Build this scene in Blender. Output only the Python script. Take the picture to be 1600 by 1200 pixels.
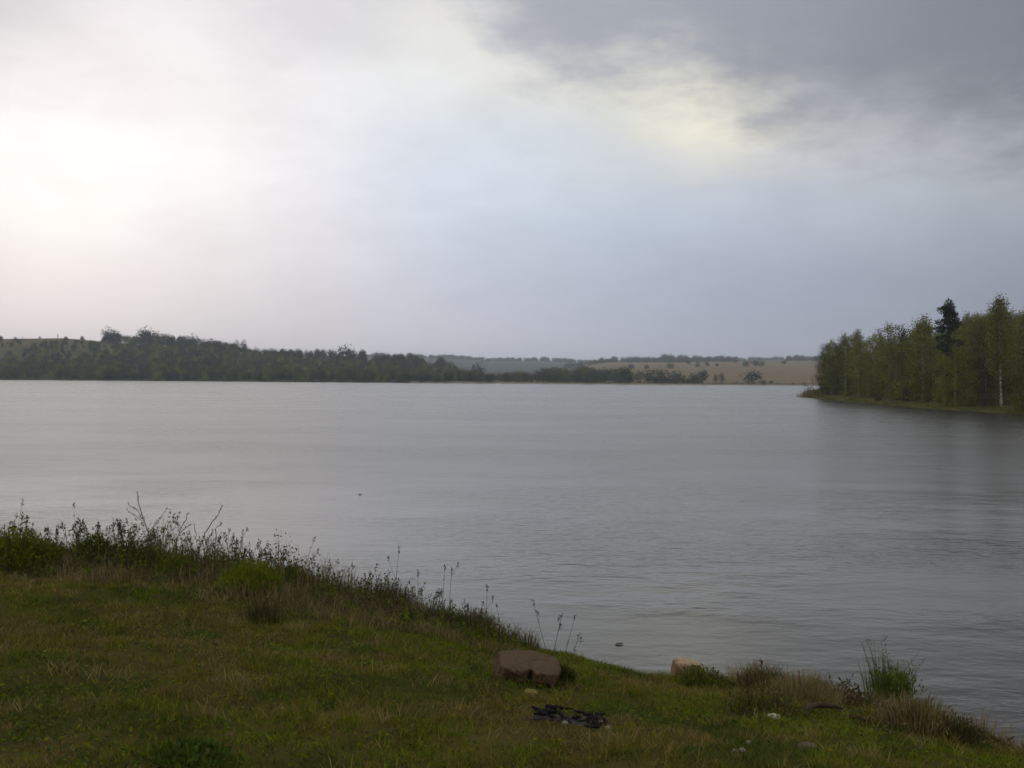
import bpy, math, random
import numpy as np
from mathutils import Matrix, Vector

for _o in list(bpy.data.objects):
    bpy.data.objects.remove(_o)
scene = bpy.context.scene
COL = scene.collection
R = math.radians
rng = np.random.default_rng(11)

# ------------------------------------------------------------------ camera
F = 1467.0                       # focal length in photo pixels (1600 wide)
CAM_Z = 3.0                      # eye height over the water
ROLL = 0.43
cam_data = bpy.data.cameras.new('camera')
cam = bpy.data.objects.new('camera', cam_data)
COL.objects.link(cam)
cam_data.sensor_width = 36.0
cam_data.lens = F / 1600 * 36
cam_data.clip_start = 0.05
cam_data.clip_end = 20000
cam.matrix_world = (Matrix.Translation((0, 0, CAM_Z)) @ Matrix.Rotation(R(90 - 0.37), 4, 'X')
                    @ Matrix.Rotation(R(ROLL), 4, 'Z'))
scene.camera = cam

# ------------------------------------------------------------------ sky
SUN_AZ, SUN_EL = -24.9, 11.5


def hor(px):
    return 590.5 + math.tan(R(ROLL)) * (px - 800)


def lin(c):
    out = []
    for v in c:
        v = max(0.0, v / 255.0)
        out.append(v / 12.92 if v <= 0.04045 else ((v + 0.055) / 1.055) ** 2.4)
    return out


# luminance and tint of the overcast, by direction (columns: azimuth, rows: height above the horizon)
SKY_X = [0, 160, 320, 480, 640, 800, 960, 1120, 1280, 1440, 1600]
SKY_Y = [0, 70, 140, 200, 260, 330, 400, 470, 560]
SKY = [
    [(222, 219, 223), (240, 236, 239), (236, 232, 235), (219, 216, 221), (230, 227, 225), (236, 233, 226), (222, 220, 213), (220, 216, 204), (190, 190, 190), (174, 175, 178), (158, 160, 166)],
    [(234, 231, 234), (244, 240, 243), (242, 239, 242), (220, 219, 225), (235, 233, 228), (238, 235, 228), (224, 222, 214), (232, 226, 210), (190, 190, 190), (174, 175, 178), (158, 160, 166)],
    [(244, 241, 243), (248, 245, 247), (247, 244, 246), (242, 241, 244), (240, 240, 236), (236, 235, 229), (234, 231, 219), (246, 240, 219), (192, 192, 192), (174, 175, 178), (158, 160, 166)],
    [(254, 253, 253), (256, 255, 256), (250, 249, 251), (243, 242, 246), (233, 236, 240), (227, 230, 231), (226, 226, 219), (244, 237, 218), (200, 199, 197), (182, 182, 183), (164, 165, 169)],
    [(258, 258, 258), (260, 260, 261), (250, 249, 252), (241, 241, 247), (228, 232, 241), (221, 227, 235), (212, 217, 223), (208, 210, 213), (202, 204, 207), (189, 191, 194), (177, 179, 182)],
    [(257, 256, 256), (257, 257, 258), (246, 244, 247), (237, 236, 243), (220, 226, 236), (211, 219, 230), (201, 209, 221), (194, 201, 213), (187, 193, 203), (178, 184, 193), (167, 171, 179)],
    [(249, 246, 246), (244, 242, 244), (238, 235, 239), (230, 228, 235), (212, 216, 227), (201, 207, 220), (190, 198, 212), (182, 188, 203), (173, 179, 193), (164, 170, 182), (154, 159, 170)],
    [(242, 237, 239), (238, 234, 237), (230, 227, 232), (222, 219, 226), (210, 211, 221), (197, 200, 213), (185, 190, 204), (173, 178, 193), (165, 170, 184), (157, 162, 175), (147, 152, 164)],
    [(234, 228, 230), (230, 225, 228), (223, 219, 223), (215, 212, 217), (211, 209, 216), (202, 202, 211), (190, 192, 202), (178, 181, 192), (170, 173, 184), (161, 165, 176), (150, 155, 166)],
]
SKY = np.array([[lin((c[0] - 2 * (j > 3), c[1], c[2] + 3 * (j > 3))) for j, c in enumerate(row)] for row in SKY])


def cubic_w(p, knots):
    """Catmull-Rom indices and weights of position p on the knots"""
    n = len(knots)
    p = min(max(p, knots[0]), knots[-1])
    i = min(max(int(np.searchsorted(knots, p, 'right')) - 1, 0), n - 2)
    f = (p - knots[i]) / (knots[i + 1] - knots[i])
    w = (-.5 * f + f * f - .5 * f ** 3, 1 - 2.5 * f * f + 1.5 * f ** 3, .5 * f + 2 * f * f - 1.5 * f ** 3, -.5 * f * f + .5 * f ** 3)
    return [(min(max(i - 1 + k, 0), n - 1), w[k]) for k in range(4)]


def sky_at(px, py):
    c = np.zeros(3)
    for i, a in cubic_w(py, SKY_Y):
        for j, b in cubic_w(px, SKY_X):
            c = c + a * b * SKY[i, j]
    return np.maximum(c, 0)


class NT:
    def __init__(self, tree):
        self.t = tree
        self.n = tree.nodes
        self.l = tree.links

    def new(self, kind, **kw):
        n = self.n.new(kind)
        for k, v in kw.items():
            setattr(n, k, v)
        return n

    def put(self, sock, v):
        if hasattr(v, 'is_linked') or hasattr(v, 'links'):
            self.l.new(v, sock)
        else:
            sock.default_value = v

    def math(self, op, a, b=0.0, c=0.0, clamp=False):
        n = self.new('ShaderNodeMath', operation=op, use_clamp=clamp)
        for s, v in zip(n.inputs, (a, b, c)):
            self.put(s, v)
        return n.outputs[0]

    def vmath(self, op, a, b=(0, 0, 0), c=(0, 0, 0)):
        n = self.new('ShaderNodeVectorMath', operation=op)
        for s, v in zip(n.inputs, (a, b, c)):
            self.put(s, v)
        return n.outputs['Value'] if op in ('DOT_PRODUCT', 'LENGTH') else n.outputs['Vector']

    def noise(self, vec, scale, detail=4, rough=0.55, color=False, dist=0.0):
        n = self.new('ShaderNodeTexNoise')
        self.put(n.inputs['Vector'], vec)
        n.inputs['Scale'].default_value = scale
        n.inputs['Detail'].default_value = detail
        n.inputs['Roughness'].default_value = rough
        n.inputs['Distortion'].default_value = dist
        return n.outputs['Color'] if color else n.outputs[0]

    def ramp(self, fac, stops, interp='LINEAR'):
        n = self.new('ShaderNodeValToRGB')
        cr = n.color_ramp
        cr.interpolation = interp
        cr.elements[0].position = stops[0][0]
        cr.elements[1].position = stops[-1][0]
        for p, c in stops[1:-1]:
            cr.elements.new(p)
        for e, (p, c) in zip(cr.elements, stops):
            e.position = p
            e.color = (c[0], c[1], c[2], 1)
        self.put(n.inputs[0], fac)
        return n.outputs[0]

    def mix(self, fac, a, b, blend='MIX'):
        n = self.new('ShaderNodeMix', data_type='RGBA', blend_type=blend)
        self.put(n.inputs[0], fac)
        for s, v in ((n.inputs[6], a), (n.inputs[7], b)):
            if isinstance(v, (tuple, list)) and len(v) == 3:
                v = (*v, 1)
            self.put(s, v)
        return n.outputs[2]

    def mapr(self, v, a, b, c=0.0, d=1.0, smooth=True):
        n = self.new('ShaderNodeMapRange', interpolation_type='SMOOTHSTEP' if smooth else 'LINEAR')
        for s, x in zip(n.inputs[:5], (v, a, b, c, d)):
            self.put(s, x)
        return n.outputs[0]


world = bpy.data.worlds.new('World')
scene.world = world
world.use_nodes = True
W = NT(world.node_tree)
W.n.clear()
out = W.new('ShaderNodeOutputWorld')
tc = W.new('ShaderNodeTexCoord')
dirn = W.vmath('NORMALIZE', tc.outputs['Generated'])
# ragged cloud edges: the direction is pushed about by noise before the cloud deck is looked up
sep0 = W.new('ShaderNodeSeparateXYZ')
W.put(sep0.inputs[0], dirn)
zup = W.math('MAXIMUM', sep0.outputs[2], 0.0)
flat = W.new('ShaderNodeCombineXYZ')
den = W.math('ADD', zup, 0.22)
W.put(flat.inputs[0], W.math('DIVIDE', sep0.outputs[0], den))
W.put(flat.inputs[1], W.math('DIVIDE', sep0.outputs[1], den))
W.put(flat.inputs[2], W.math('MULTIPLY', sep0.outputs[2], 2.0))
wn = W.noise(flat.outputs[0], 1.9, 6, 0.58, True)
wn = W.vmath('SUBTRACT', wn, (0.5, 0.5, 0.5))
amp = W.mapr(zup, 0.05, 0.3, 0.02, 0.14)
wv = W.new('ShaderNodeVectorMath', operation='SCALE')
W.put(wv.inputs[0], wn)
W.put(wv.inputs['Scale'], amp)
wd = W.vmath('ADD', dirn, wv.outputs[0])
sep = W.new('ShaderNodeSeparateXYZ')
W.put(sep.inputs[0], wd)
az = W.math('ARCTAN2', sep.outputs[0], sep.outputs[1])
u = W.math('MULTIPLY_ADD', az, 1 / (2 * math.pi), 0.5)
hlen = W.math('SQRT', W.math('ADD', W.math('MULTIPLY', sep.outputs[0], sep.outputs[0]),
                             W.math('MULTIPLY', sep.outputs[1], sep.outputs[1])))
t = W.math('DIVIDE', sep.outputs[2], hlen)
ROWS = [0.01, 0.035, 0.06, 0.09, 0.12, 0.15, 0.18, 0.21, 0.24, 0.27, 0.30, 0.34, 0.39]
GREY_BACK = np.array(lin((222, 222, 224)))
OVER = np.array(lin((236, 236, 237)))


def u_of(px):
    return math.atan2(px - 800, F) / (2 * math.pi) + 0.5


rows = []
for tt in ROWS:
    left = sky_at(0, 590 - tt * F * 1.1)
    right = sky_at(1600, 590 - tt * F * 1.1)
    stops = [(0.0, GREY_BACK), (0.18, GREY_BACK), (0.30, left * 0.5 + GREY_BACK * 0.4), (0.375, left * 0.85)]
    for px in range(0, 1601, 80):
        a = math.atan2(px - 800, F)
        stops.append((u_of(px), sky_at(px, hor(px) - tt * F / math.cos(a))))
    stops += [(0.64, right), (0.75, right * .5 + GREY_BACK * .5), (0.87, GREY_BACK), (1.0, GREY_BACK)]
    rows.append((tt, stops))
rows.append((0.9, [(0, GREY_BACK), (0.33, GREY_BACK * 1.15), (0.43, GREY_BACK * 1.3), (0.5, GREY_BACK), (0.6, OVER), (1, GREY_BACK)]))
rows.append((2.2, [(0, OVER), (0.43, OVER * 1.1), (1, OVER)]))
colr = None
for k, (tt, stops) in enumerate(rows):
    c = W.ramp(u, stops, 'B_SPLINE' if len(stops) > 8 else 'LINEAR')
    if colr is None:
        colr = c
    else:
        colr = W.mix(W.mapr(t, rows[k - 1][0], tt, smooth=False), colr, c)
# the dark cloud deck coming over from the upper right, with its ragged lower edge
EDGE = [(640, -75), (690, -22), (735, 22), (780, 62), (825, 95), (880, 122), (930, 128), (965, 116), (1000, 118), (1060, 112), (1130, 138), (1180, 172), (1240, 182), (1300, 184), (1400, 196), (1500, 208), (1600, 216)]
stops = [(0, (.45,) * 3), (.2, (1.2,) * 3), (.38, (1.3,) * 3), (u_of(0), (.95,) * 3), (u_of(350), (.62,) * 3)]
for px, py in EDGE:
    a = math.atan2(px - 800, F)
    stops.append((u_of(px), ((hor(px) - py) / F * math.cos(a),) * 3))
stops += [(.66, (.19,) * 3), (.8, (.30,) * 3), (1, (.45,) * 3)]
tb = W.ramp(u, stops)
DK = [(600, (196, 197, 204)), (750, (187, 189, 198)), (850, (176, 179, 189)), (1000, (167, 171, 181)), (1200, (154, 158, 169)), (1300, (146, 151, 162)), (1400, (138, 143, 153)), (1600, (129, 133, 144))]
dk = W.ramp(u, [(0, GREY_BACK), (.36, GREY_BACK)] + [(u_of(a), np.array(lin(b_))) for a, b_ in DK] + [(.68, np.array(lin((132, 137, 147)))), (.85, GREY_BACK), (1, GREY_BACK)])
dk = W.mix(W.mapr(t, .42, 1.3), dk, tuple(OVER))
soft = W.mapr(u, u_of(700), u_of(1200), 0.05, 0.062)
rag = W.noise(flat.outputs[0], 9.0, 5, 0.6)
tdif = W.math('SUBTRACT', W.math('SUBTRACT', t, tb), W.math('MULTIPLY', W.math('SUBTRACT', rag, 0.5), 0.13))
mask = W.mapr(W.math('DIVIDE', tdif, soft), -1.0, 1.3)
colr = W.mix(mask, colr, dk)
# billow detail on the deck
det = W.noise(flat.outputs[0], 5.0, 6, 0.6)
det2 = W.noise(flat.outputs[0], 1.3, 4, 0.5)
dd = W.math('ADD', W.math('MULTIPLY', W.math('SUBTRACT', det, 0.5), 0.22), W.math('MULTIPLY', W.math('SUBTRACT', det2, 0.5), 0.12))
dd = W.math('MULTIPLY', dd, W.mapr(zup, 0.02, 0.25, 0.35, 1.0))
dd = W.math('ADD', 1.0, dd)
cs = W.new('ShaderNodeVectorMath', operation='SCALE')
W.put(cs.inputs[0], colr)
W.put(cs.inputs['Scale'], dd)
bg_cloud = W.new('ShaderNodeBackground')
W.put(bg_cloud.inputs['Color'], cs.outputs[0])
bg_cloud.inputs['Strength'].default_value = 1.0
nis = W.new('ShaderNodeTexSky', sky_type='NISHITA', sun_disc=False)
nis.sun_elevation = R(SUN_EL)
nis.sun_rotation = R(SUN_AZ)
nis.air_density = 1.5
nis.dust_density = 3.0
bg_sky = W.new('ShaderNodeBackground')
W.put(bg_sky.inputs['Color'], nis.outputs[0])
bg_sky.inputs['Strength'].default_value = 0.05
mixw = W.new('ShaderNodeMixShader')
mixw.inputs[0].default_value = 0.97            # cloud cover
W.l.new(bg_sky.outputs[0], mixw.inputs[1])
W.l.new(bg_cloud.outputs[0], mixw.inputs[2])
W.l.new(mixw.outputs[0], out.inputs['Surface'])

# ------------------------------------------------------------------ sun behind the veil of cloud
sun_data = bpy.data.lights.new('sun', 'SUN')
sun_data.energy = 0.5
sun_data.angle = R(140)
sun_data.color = (1.0, 0.95, 0.86)
sun = bpy.data.objects.new('sun', sun_data)
COL.objects.link(sun)
sd = Vector((math.sin(R(SUN_AZ)) * math.cos(R(SUN_EL)), math.cos(R(SUN_AZ)) * math.cos(R(SUN_EL)), math.sin(R(SUN_EL))))
sun.rotation_euler = sd.to_track_quat('Z', 'Y').to_euler()

vs = scene.view_settings
scene.display_settings.display_device = 'sRGB'
vs.view_transform = 'Standard'
vs.look = 'None'
vs.exposure = 0
vs.gamma = 1
vs.use_curve_mapping = False
try:
    scene.cycles.volume_bounces = 0
    scene.cycles.max_bounces = 6
    scene.cycles.diffuse_bounces = 3
    scene.cycles.transparent_max_bounces = 8
except Exception:
    pass


# ------------------------------------------------------------------ helpers
def fbm(x, y, seed=0, octaves=4, scale=1.0):
    x = np.asarray(x, float) * scale
    y = np.asarray(y, float) * scale
    out, amp, tot = np.zeros(np.broadcast(x, y).shape), 1.0, 0.0
    for o in range(octaves):
        xi, yi = np.floor(x).astype(np.int64), np.floor(y).astype(np.int64)
        fx, fy = x - xi, y - yi
        fx, fy = fx * fx * (3 - 2 * fx), fy * fy * (3 - 2 * fy)

        def h(a, b):
            v = np.sin(a * 127.1 + b * 311.7 + (seed + o) * 74.7) * 43758.5453
            return v - np.floor(v)
        out += amp * ((h(xi, yi) * (1 - fx) + h(xi + 1, yi) * fx) * (1 - fy) + (h(xi, yi + 1) * (1 - fx) + h(xi + 1, yi + 1) * fx) * fy)
        tot += amp
        amp *= 0.5
        x, y = x * 2.03, y * 2.03
    return out / tot


def mesh_np(name, verts, faces, cols=None, mats=(), mat_idx=None, smooth=False):
    """verts (N,3); faces: list of (M,k) index arrays; cols (N,3) per vertex"""
    me = bpy.data.meshes.new(name)
    verts = np.asarray(verts, np.float32)
    faces = [np.asarray(f, np.int32) for f in faces if len(f)]
    me.vertices.add(len(verts))
    me.vertices.foreach_set('co', verts.ravel())
    nl = sum(f.size for f in faces)
    me.loops.add(nl)
    me.loops.foreach_set('vertex_index', np.concatenate([f.ravel() for f in faces]))
    tot = np.concatenate([np.full(len(f), f.shape[1], np.int32) for f in faces])
    me.polygons.add(len(tot))
    me.polygons.foreach_set('loop_start', np.concatenate([[0], np.cumsum(tot)[:-1]]).astype(np.int32))
    me.polygons.foreach_set('loop_total', tot)
    if mat_idx is not None:
        me.polygons.foreach_set('material_index', np.asarray(mat_idx, np.int32))
    if smooth:
        me.polygons.foreach_set('use_smooth', np.ones(len(tot), bool))
    for m in mats:
        me.materials.append(m)
    if cols is not None:
        a = me.color_attributes.new('Col', 'FLOAT_COLOR', 'POINT')
        a.data.foreach_set('color', np.c_[np.asarray(cols, np.float32), np.ones(len(verts), np.float32)].ravel())
    me.update(calc_edges=True)
    return me


def link(name, me, parent=None, loc=None, rz=0.0, sc=None):
    o = bpy.data.objects.new(name, me)
    COL.objects.link(o)
    if parent is not None:
        o.parent = parent
    if loc is not None:
        o.location = loc
    if rz:
        o.rotation_euler = (0, 0, rz)
    if sc is not None:
        o.scale = sc if hasattr(sc, '__len__') else (sc, sc, sc)
    return o


def tag(o, label=None, cat=None, group=None, kind=None):
    for k, v in (('label', label), ('category', cat), ('group', group), ('kind', kind)):
        if v:
            o[k] = v
    return o


def empty(name, loc, label, cat, group=None, rz=0.0, sc=None):
    return tag(link(name, None, None, loc, rz, sc), label, cat, group)


class Geo:
    """collects vertices, faces and colours for one mesh"""
    def __init__(self):
        self.v, self.c, self.f3, self.f4, self.n = [], [], [], [], 0

    def add(self, v, c, f3=None, f4=None):
        v = np.asarray(v, float)
        c = np.asarray(c, float)
        if c.ndim == 1:
            c = np.tile(c, (len(v), 1))
        self.v.append(v)
        self.c.append(c)
        if f3 is not None and len(f3):
            self.f3.append(np.asarray(f3) + self.n)
        if f4 is not None and len(f4):
            self.f4.append(np.asarray(f4) + self.n)
        self.n += len(v)

    def tube(self, pts, rad, col, sides=5):
        pts = np.asarray(pts, float)
        rad = np.broadcast_to(np.asarray(rad, float), (len(pts),))
        d = np.gradient(pts, axis=0)
        d /= np.linalg.norm(d, axis=1, keepdims=True) + 1e-9
        ref = np.array([0.3, 0.9, 0.1]) if abs(d[0][1]) < 0.8 else np.array([1.0, 0.1, 0.2])
        a = np.cross(d, ref)
        a /= np.linalg.norm(a, axis=1, keepdims=True) + 1e-9
        b = np.cross(d, a)
        ang = np.arange(sides) / sides * 2 * math.pi
        ring = pts[:, None] + rad[:, None, None] * (np.cos(ang)[None, :, None] * a[:, None] + np.sin(ang)[None, :, None] * b[:, None])
        v = ring.reshape(-1, 3)
        q = []
        for i in range(len(pts) - 1):
            for k in range(sides):
                k2 = (k + 1) % sides
                q.append((i * sides + k, i * sides + k2, (i + 1) * sides + k2, (i + 1) * sides + k))
        self.add(v, col, None, q)

    def leaves(self, pos, direc, length, width, cols, bend=0.0):
        """diamond leaves; pos (N,3) base, direc (N,3)"""
        n = len(pos)
        if n == 0:
            return
        d = direc / (np.linalg.norm(direc, axis=1, keepdims=True) + 1e-9)
        rnd = rng.normal(size=(n, 3))
        s = np.cross(d, rnd)
        s /= np.linalg.norm(s, axis=1, keepdims=True) + 1e-9
        length = np.broadcast_to(length, (n,))[:, None]
        width = np.broadcast_to(width, (n,))[:, None]
        m = pos + d * length * 0.45
        tip = pos + d * length
        if bend:
            tip = tip - np.array([0, 0, 1.0]) * length * bend
        v = np.stack([pos, m + s * width / 2, tip, m - s * width / 2], 1).reshape(-1, 3)
        cols = np.broadcast_to(np.asarray(cols, float), (n, 3))
        self.add(v, np.repeat(cols, 4, 0), None, np.arange(4 * n).reshape(n, 4))

    def blades(self, pos, h, w, lean, ang, cols, curl=0.5):
        """grass blades rooted at pos: height, width, horizontal lean (m) in direction ang"""
        n = len(pos)
        if n == 0:
            return
        h, w, lean = (np.broadcast_to(a, (n,)) for a in (h, w, lean))
        dx, dy = np.cos(ang), np.sin(ang)
        fa = rng.uniform(0, math.pi, n)
        sx, sy = np.cos(fa), np.sin(fa)
        side = np.stack([sx, sy, np.zeros(n)], 1)
        ld = np.stack([dx, dy, np.zeros(n)], 1)
        up = np.array([0, 0, 1.0])
        mid = pos + up * (h * 0.6)[:, None] + ld * (lean * (1 - curl) * 0.8)[:, None]
        tip = pos + up * h[:, None] + ld * lean[:, None]
        hw = (w / 2)[:, None]
        v = np.stack([pos - side * hw, pos + side * hw, mid - side * hw * 0.75, mid + side * hw * 0.75, tip], 1).reshape(-1, 3)
        b = np.arange(n)[:, None] * 5
        f = np.concatenate([b + np.array([[0, 1, 3]]), b + np.array([[0, 3, 2]]), b + np.array([[2, 3, 4]])])
        self.add(v, np.repeat(np.broadcast_to(cols, (n, 3)), 5, 0), f)

    def mesh(self, name, mat, smooth=False):
        f = []
        if self.f3:
            f.append(np.concatenate(self.f3))
        if self.f4:
            f.append(np.concatenate(self.f4))
        return mesh_np(name, np.concatenate(self.v), f, np.concatenate(self.c), [mat] if mat else [], None, smooth)


# ------------------------------------------------------------------ materials
def mat(name):
    m = bpy.data.materials.new(name)
    m.use_nodes = True
    T = NT(m.node_tree)
    T.n.clear()
    o = T.new('ShaderNodeOutputMaterial')
    return m, T, o


def plant_mat(name, trans=0.35, rough=0.6, vary=0.25):
    m, T, o = mat(name)
    a = T.new('ShaderNodeVertexColor', layer_name='Col')
    tcn = T.new('ShaderNodeTexCoord')
    n = T.noise(tcn.outputs['Object'], 9.0, 2)
    c = T.vmath('SCALE', a.outputs['Color'])
    sc = T.n[-1]
    T.put(sc.inputs['Scale'], T.mapr(n, 0.25, 0.75, 1 - vary, 1 + vary))
    p = T.new('ShaderNodeBsdfPrincipled')
    T.put(p.inputs['Base Color'], c)
    p.inputs['Roughness'].default_value = rough
    p.inputs['Specular IOR Level'].default_value = 0.05
    tr = T.new('ShaderNodeBsdfTranslucent')
    T.put(tr.inputs['Color'], c)
    mx = T.new('ShaderNodeMixShader')
    mx.inputs[0].default_value = trans
    T.l.new(p.outputs[0], mx.inputs[1])
    T.l.new(tr.outputs[0], mx.inputs[2])
    T.l.new(mx.outputs[0], o.inputs['Surface'])
    return m


def rock_mat(name, c1, c2, c3, scale=6.0, bump=0.02, top=None):
    m, T, o = mat(name)
    tcn = T.new('ShaderNodeTexCoord')
    n = T.noise(tcn.outputs['Object'], scale, 6, 0.65)
    n2 = T.noise(tcn.outputs['Object'], scale * 5, 4, 0.7)
    c = T.ramp(n, [(0.3, c1), (0.5, c2), (0.72, c3)])
    c = T.mix(T.mapr(n2, 0.55, 0.75, 0, 0.5), c, tuple(x * 0.45 for x in c1))
    p = T.new('ShaderNodeBsdfPrincipled')
    T.put(p.inputs['Base Color'], c)
    p.inputs['Roughness'].default_value = 0.95
    p.inputs['Specular IOR Level'].default_value = 0.08
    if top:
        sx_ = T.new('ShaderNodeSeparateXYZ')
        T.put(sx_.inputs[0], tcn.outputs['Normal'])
        c = T.mix(T.math('MULTIPLY', T.mapr(sx_.outputs[2], .45, .9), T.mapr(n2, .3, .6, .55, 1.0)), c, top)  # upward faces painted lighter, standing in for light from overhead
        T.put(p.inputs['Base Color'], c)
    b = T.new('ShaderNodeBump')
    b.inputs['Distance'].default_value = bump
    b.inputs['Strength'].default_value = 0.9
    T.put(b.inputs['Height'], T.math('ADD', n2, T.math('MULTIPLY', n, 2.0)))
    T.l.new(b.outputs[0], p.inputs['Normal'])
    T.l.new(p.outputs[0], o.inputs['Surface'])
    return m


def ground_mat(name, stops, scale, scale2, bump=0.02, patch=None):
    m, T, o = mat(name)
    tcn = T.new('ShaderNodeTexCoord')
    n = T.noise(tcn.outputs['Object'], scale, 5, 0.6)
    n2 = T.noise(tcn.outputs['Object'], scale2, 5, 0.7)
    f = T.math('ADD', T.math('MULTIPLY', n, 0.65), T.math('MULTIPLY', n2, 0.35))
    c = T.ramp(f, stops)
    p = T.new('ShaderNodeBsdfPrincipled')
    T.put(p.inputs['Base Color'], c)
    p.inputs['Roughness'].default_value = 1.0
    p.inputs['Specular IOR Level'].default_value = 0.04
    b = T.new('ShaderNodeBump')
    b.inputs['Distance'].default_value = bump
    T.put(b.inputs['Height'], n2)
    T.l.new(b.outputs[0], p.inputs['Normal'])
    T.l.new(p.outputs[0], o.inputs['Surface'])
    return m


M_GRASS = plant_mat('grass_blades', 0.3)
M_LEAF = plant_mat('leaves', 0.42)
M_FAR = plant_mat('far_leaves', 0.2, 0.8)
M_STEM = plant_mat('stems', 0.0, 0.8)
M_BARK = None
M_SOIL = ground_mat('soil', [(0.3, (0.028, 0.021, 0.007)), (0.5, (0.055, 0.05, 0.010)), (0.68, (0.09, 0.066, 0.02))], 1.6, 22, 0.03)
M_MUD = ground_mat('lake_mud', [(0.3, (0.03, 0.028, 0.02)), (0.7, (0.06, 0.05, 0.035))], 0.5, 6, 0.02)
M_WOODFLOOR = ground_mat('wood_floor', [(0.3, (0.03, 0.035, 0.018)), (0.7, (0.06, 0.06, 0.03))], 0.02, 0.2, 0.2)
M_MEADOW = ground_mat('far_meadow', [(0.40, (0.045, 0.048, 0.022)), (0.52, (0.085, 0.074, 0.034)), (0.62, (0.13, 0.10, 0.052))], 0.012, 0.07, 0.2)
M_FIELD = ground_mat('far_field', [(0.3, (0.115, 0.088, 0.046)), (0.5, (0.15, 0.114, 0.061)), (0.7, (0.175, 0.14, 0.072))], 0.004, 0.03, 0.2)
M_SAND = ground_mat('far_shore', [(0.3, (0.13, 0.105, 0.08)), (0.7, (0.2, 0.165, 0.125))], 0.03, 0.3, 0.1)
M_HILL = ground_mat('far_hill', [(0.3, (0.04, 0.05, 0.04)), (0.7, (0.07, 0.08, 0.055))], 0.004, 0.03, 0.2)
M_POINT = ground_mat('point_turf', [(0.3, (0.03, 0.03, 0.01)), (0.5, (0.055, 0.058, 0.016)), (0.7, (0.085, 0.072, 0.026))], 0.25, 3, 0.05)

# bark: pale birch with dark lenticels
M_BIRCH, T, o = mat('birch_bark')
tcn = T.new('ShaderNodeTexCoord')
mp = T.new('ShaderNodeMapping')
mp.inputs['Scale'].default_value = (1.2, 1.2, 5)
T.l.new(tcn.outputs['Object'], mp.inputs[0])
n = T.noise(mp.outputs[0], 1.2, 4, 0.6)
c = T.ramp(n, [(0.40, (0.03, 0.026, 0.022)), (0.52, (0.28, 0.25, 0.20)), (0.8, (0.40, 0.37, 0.31))])
p = T.new('ShaderNodeBsdfPrincipled')
T.put(p.inputs['Base Color'], c)
p.inputs['Roughness'].default_value = 0.8
T.l.new(p.outputs[0], o.inputs['Surface'])
M_DARKBARK = rock_mat('dark_bark', (0.04, 0.032, 0.025), (0.075, 0.06, 0.045), (0.11, 0.09, 0.07), 3, 0.01)

# water: wind-ruffled grey lake
M_WATER, T, o = mat('lake_water')
tcn = T.new('ShaderNodeTexCoord')
P_ = tcn.outputs['Object']


def stretched(sx, sy, rz):
    mp = T.new('ShaderNodeMapping', vector_type='POINT')
    mp.inputs['Scale'].default_value = (sx, sy, 1)
    mp.inputs['Rotation'].default_value = (0, 0, R(rz))
    T.l.new(P_, mp.inputs[0])
    return mp.outputs[0]


ripple = T.noise(stretched(1.2, 2.3, -14), 1.0, 4, 0.55)
fine = T.noise(stretched(4.0, 7.0, 9), 1.0, 3, 0.55)
chop = T.noise(stretched(0.22, 0.6, -6), 1.0, 3, 0.5)
gust = T.noise(stretched(0.016, 0.05, 4), 1.0, 4, 0.6)
near_gust = T.noise(stretched(0.10, 0.16, 30), 1.0, 3, 0.5)
wk = T.mapr(near_gust, 0.38, 0.62, 0.25, 1.6)
hh = T.math('MULTIPLY', ripple, 0.028)
hh = T.math('MULTIPLY_ADD', fine, 0.009, hh)
hh = T.math('MULTIPLY', hh, wk)
hh = T.math('MULTIPLY_ADD', chop, 0.022, hh)
b = T.new('ShaderNodeBump')
b.inputs['Distance'].default_value = 1.0
b.inputs['Strength'].default_value = 1.0
T.put(b.inputs['Height'], hh)
p = T.new('ShaderNodeBsdfPrincipled')
p.inputs['Base Color'].default_value = (0.014, 0.014, 0.009, 1)
p.inputs['IOR'].default_value = 1.333
sp_ = T.new('ShaderNodeSeparateXYZ')
T.put(sp_.inputs[0], P_)
T.put(p.inputs['Roughness'], T.math('MULTIPLY', T.mapr(gust, 0.35, 0.65, 0.262, 0.282), T.mapr(sp_.outputs[1], 8.0, 40.0, 0.6, 1.0)))
T.l.new(b.outputs[0], p.inputs['Normal'])
T.l.new(p.outputs[0], o.inputs['Surface'])

# ------------------------------------------------------------------ near bank
S_X = [-4000, -430, -420, -330, -60, -30, -12, -5.6, -4.2, -2.8, -1.6, -.66, .1, .76, 1.2, 1.73, 2.2, 2.66, 3.1, 3.3, 3.6, 4.6, 7, 15, 40, 80, 300, 450, 560, 570, 4000]
S_Y = [520, 520, 500, 60, 25, 14, 11.5, 10.3, 10.4, 10.3, 10.0, 9.75, 9.85, 9.7, 9.1, 8.5, 8.1, 7.7, 7.2, 6.7, 6.2, 5.6, 5.6, 7, 13, 22, 50, 90, 500, 520, 520]
S_Z = [3, 3, 1.5, 1.5, 1.3, 1.1, 1.1, 1.0, .95, .8, .62, .45, .22, .10, .15, .3, .33, .35, .35, .3, .25, .25, .3, .4, .5, .6, 1, 1, 1.5, 3, 3]


def shore(x):
    return np.interp(x, S_X, S_Y), np.interp(x, S_X, S_Z)


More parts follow.
